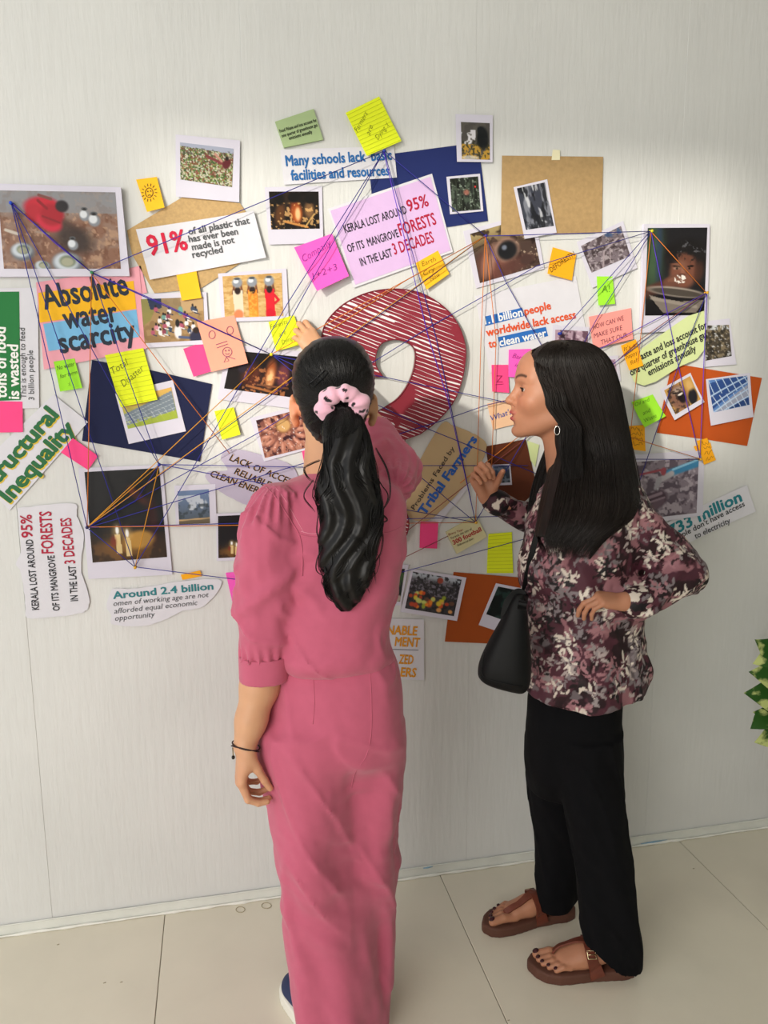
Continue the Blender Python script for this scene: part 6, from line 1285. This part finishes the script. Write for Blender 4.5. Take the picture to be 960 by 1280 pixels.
# ------------------------------------------------------------------ variegated pothos at the right edge
pot = P(1010, 1000, 1.66); pl_ = empty('potted_plant', (pot[0]+.12, pot[1], 0), 'variegated green and yellow pothos leaves trailing in at the right edge', 'plant'); PO = np.array(pl_.location)
prof = [(0, .11), (.02, .13), (.3, .15), (.62, .17), (.64, .185), (.66, .185), (.66, .165), (.60, .15)]
vv, ff = tube_data([(0, 0, z) for z, r in prof], [r for z, r in prof], 28); mesh('pot', vv, ff, mat('white_planter', '#d8d6d0', .4), pl_, True)
vv, ff = tube_data([(0, 0, .60), (0, 0, .635)], [.158, .158], 28); mesh('soil', vv, ff, mat('potting_soil', '#3a2a1e', .95), pl_)
vv, ff = tube_data([(0, 0, .62), (.01, 0, .9), (0, .01, 1.15)], [.028, .026, .024], 10); mesh('moss_pole', vv, ff, mat('moss_pole', '#5a4630', .95, ((200, 200, 200), .8, .004)), pl_, True)
LG = bpy.data.materials.new('pothos_leaf'); LG.use_nodes = True; nt = LG.node_tree; bs = nt.nodes['Principled BSDF']; bs.inputs['Roughness'].default_value = .38
tc = nt.nodes.new('ShaderNodeTexCoord'); mp = nt.nodes.new('ShaderNodeMapping'); mp.inputs['Scale'].default_value = (18, 60, 18); nz = nt.nodes.new('ShaderNodeTexNoise'); nz.inputs['Scale'].default_value = 1; nz.inputs['Detail'].default_value = 5; rp = nt.nodes.new('ShaderNodeValToRGB')
rp.color_ramp.elements[0].position = .50; rp.color_ramp.elements[0].color = (*lin('#2c5a1e'), 1); rp.color_ramp.elements[1].position = .60; rp.color_ramp.elements[1].color = (*lin('#cfd98a'), 1)
nt.links.new(tc.outputs['Object'], mp.inputs[0]); nt.links.new(mp.outputs[0], nz.inputs['Vector']); nt.links.new(nz.outputs['Fac'], rp.inputs['Fac']); nt.links.new(rp.outputs['Color'], bs.inputs['Base Color'])
def leafm():
    vs, fs = [], []; n = 9; prof = [0, .30, .43, .46, .43, .36, .26, .14, 0]
    for i in range(n):
        x = i/(n-1)
        for j, s in enumerate((-1, -.5, 0, .5, 1)): vs.append((x-.02*(i == 0), s*prof[i]*.9, .10*abs(s)*(prof[i]*2)-.25*x*x+.02*math.sin(x*9)*abs(s)))
    for i in range(n-1):
        for j in range(4): a = i*5+j; fs.append((a, a+5, a+6, a+1))
    return vs, fs
lv, lfq = leafm(); LM = None; stemm = mat('pothos_stem', '#6f8a3a', .6); rg = np.random.default_rng(2)
leaves = [((972, 812), (952, 806), .06), ((965, 822), (947, 828), .055), ((985, 846), (950, 842), .10), ((990, 870), (945, 868), .11), ((985, 895), (950, 893), .10), ((962, 893), (944, 908), .06), ((975, 915), (952, 928), .07)]
top = P(1000, 850, 1.85)
for (a, b, L) in leaves:
    A_, B_ = P(*a, 1.84), P(*b, 1.82+rg.uniform(-.02, .02)); d = nrm(B_-A_); up = nrm(-G2+Zu*.35+rg.normal(0, .15, 3)); y = nrm(np.cross(up, d)); z = np.cross(d, y); L = np.linalg.norm(B_-A_)*1.05
    M_ = np.array(lv)*L; wv = A_+M_[:, :1]*d+M_[:, 1:2]*y*.9+M_[:, 2:]*z; mesh('leaf', wv-PO, lfq, LG, pl_, True)
    q = spline([PO+np.array([0, 0, .95]), (PO+np.array([0, 0, 1.05])+A_)/2+Zu*.05, A_], 6); vv, ff = tube_data(q-PO, .0025, 5); mesh('stem', vv, ff, stemm, pl_, True)
for i in range(26):
    a = rg.uniform(-1.2, 1.9); zz = rg.uniform(.68, 1.18); A_ = PO+np.array([.06*math.cos(a), .06*math.sin(a), zz]); d = nrm(np.array([math.cos(a), math.sin(a), rg.uniform(-.7, .1)])); B_ = A_+d*.08; up = nrm(Zu+rg.normal(0, .3, 3)); y = nrm(np.cross(up, d)); z = np.cross(d, y); L = rg.uniform(.07, .11)
    M_ = np.array(lv)*L; wv = B_+M_[:, :1]*d+M_[:, 1:2]*y+M_[:, 2:]*z; mesh('leaf', wv-PO, lfq, LG, pl_, True); vv, ff = tube_data([A_-np.array([.05*math.cos(a), .05*math.sin(a), .01])-PO, B_-PO], .0025, 5); mesh('stem', vv, ff, stemm, pl_, True)
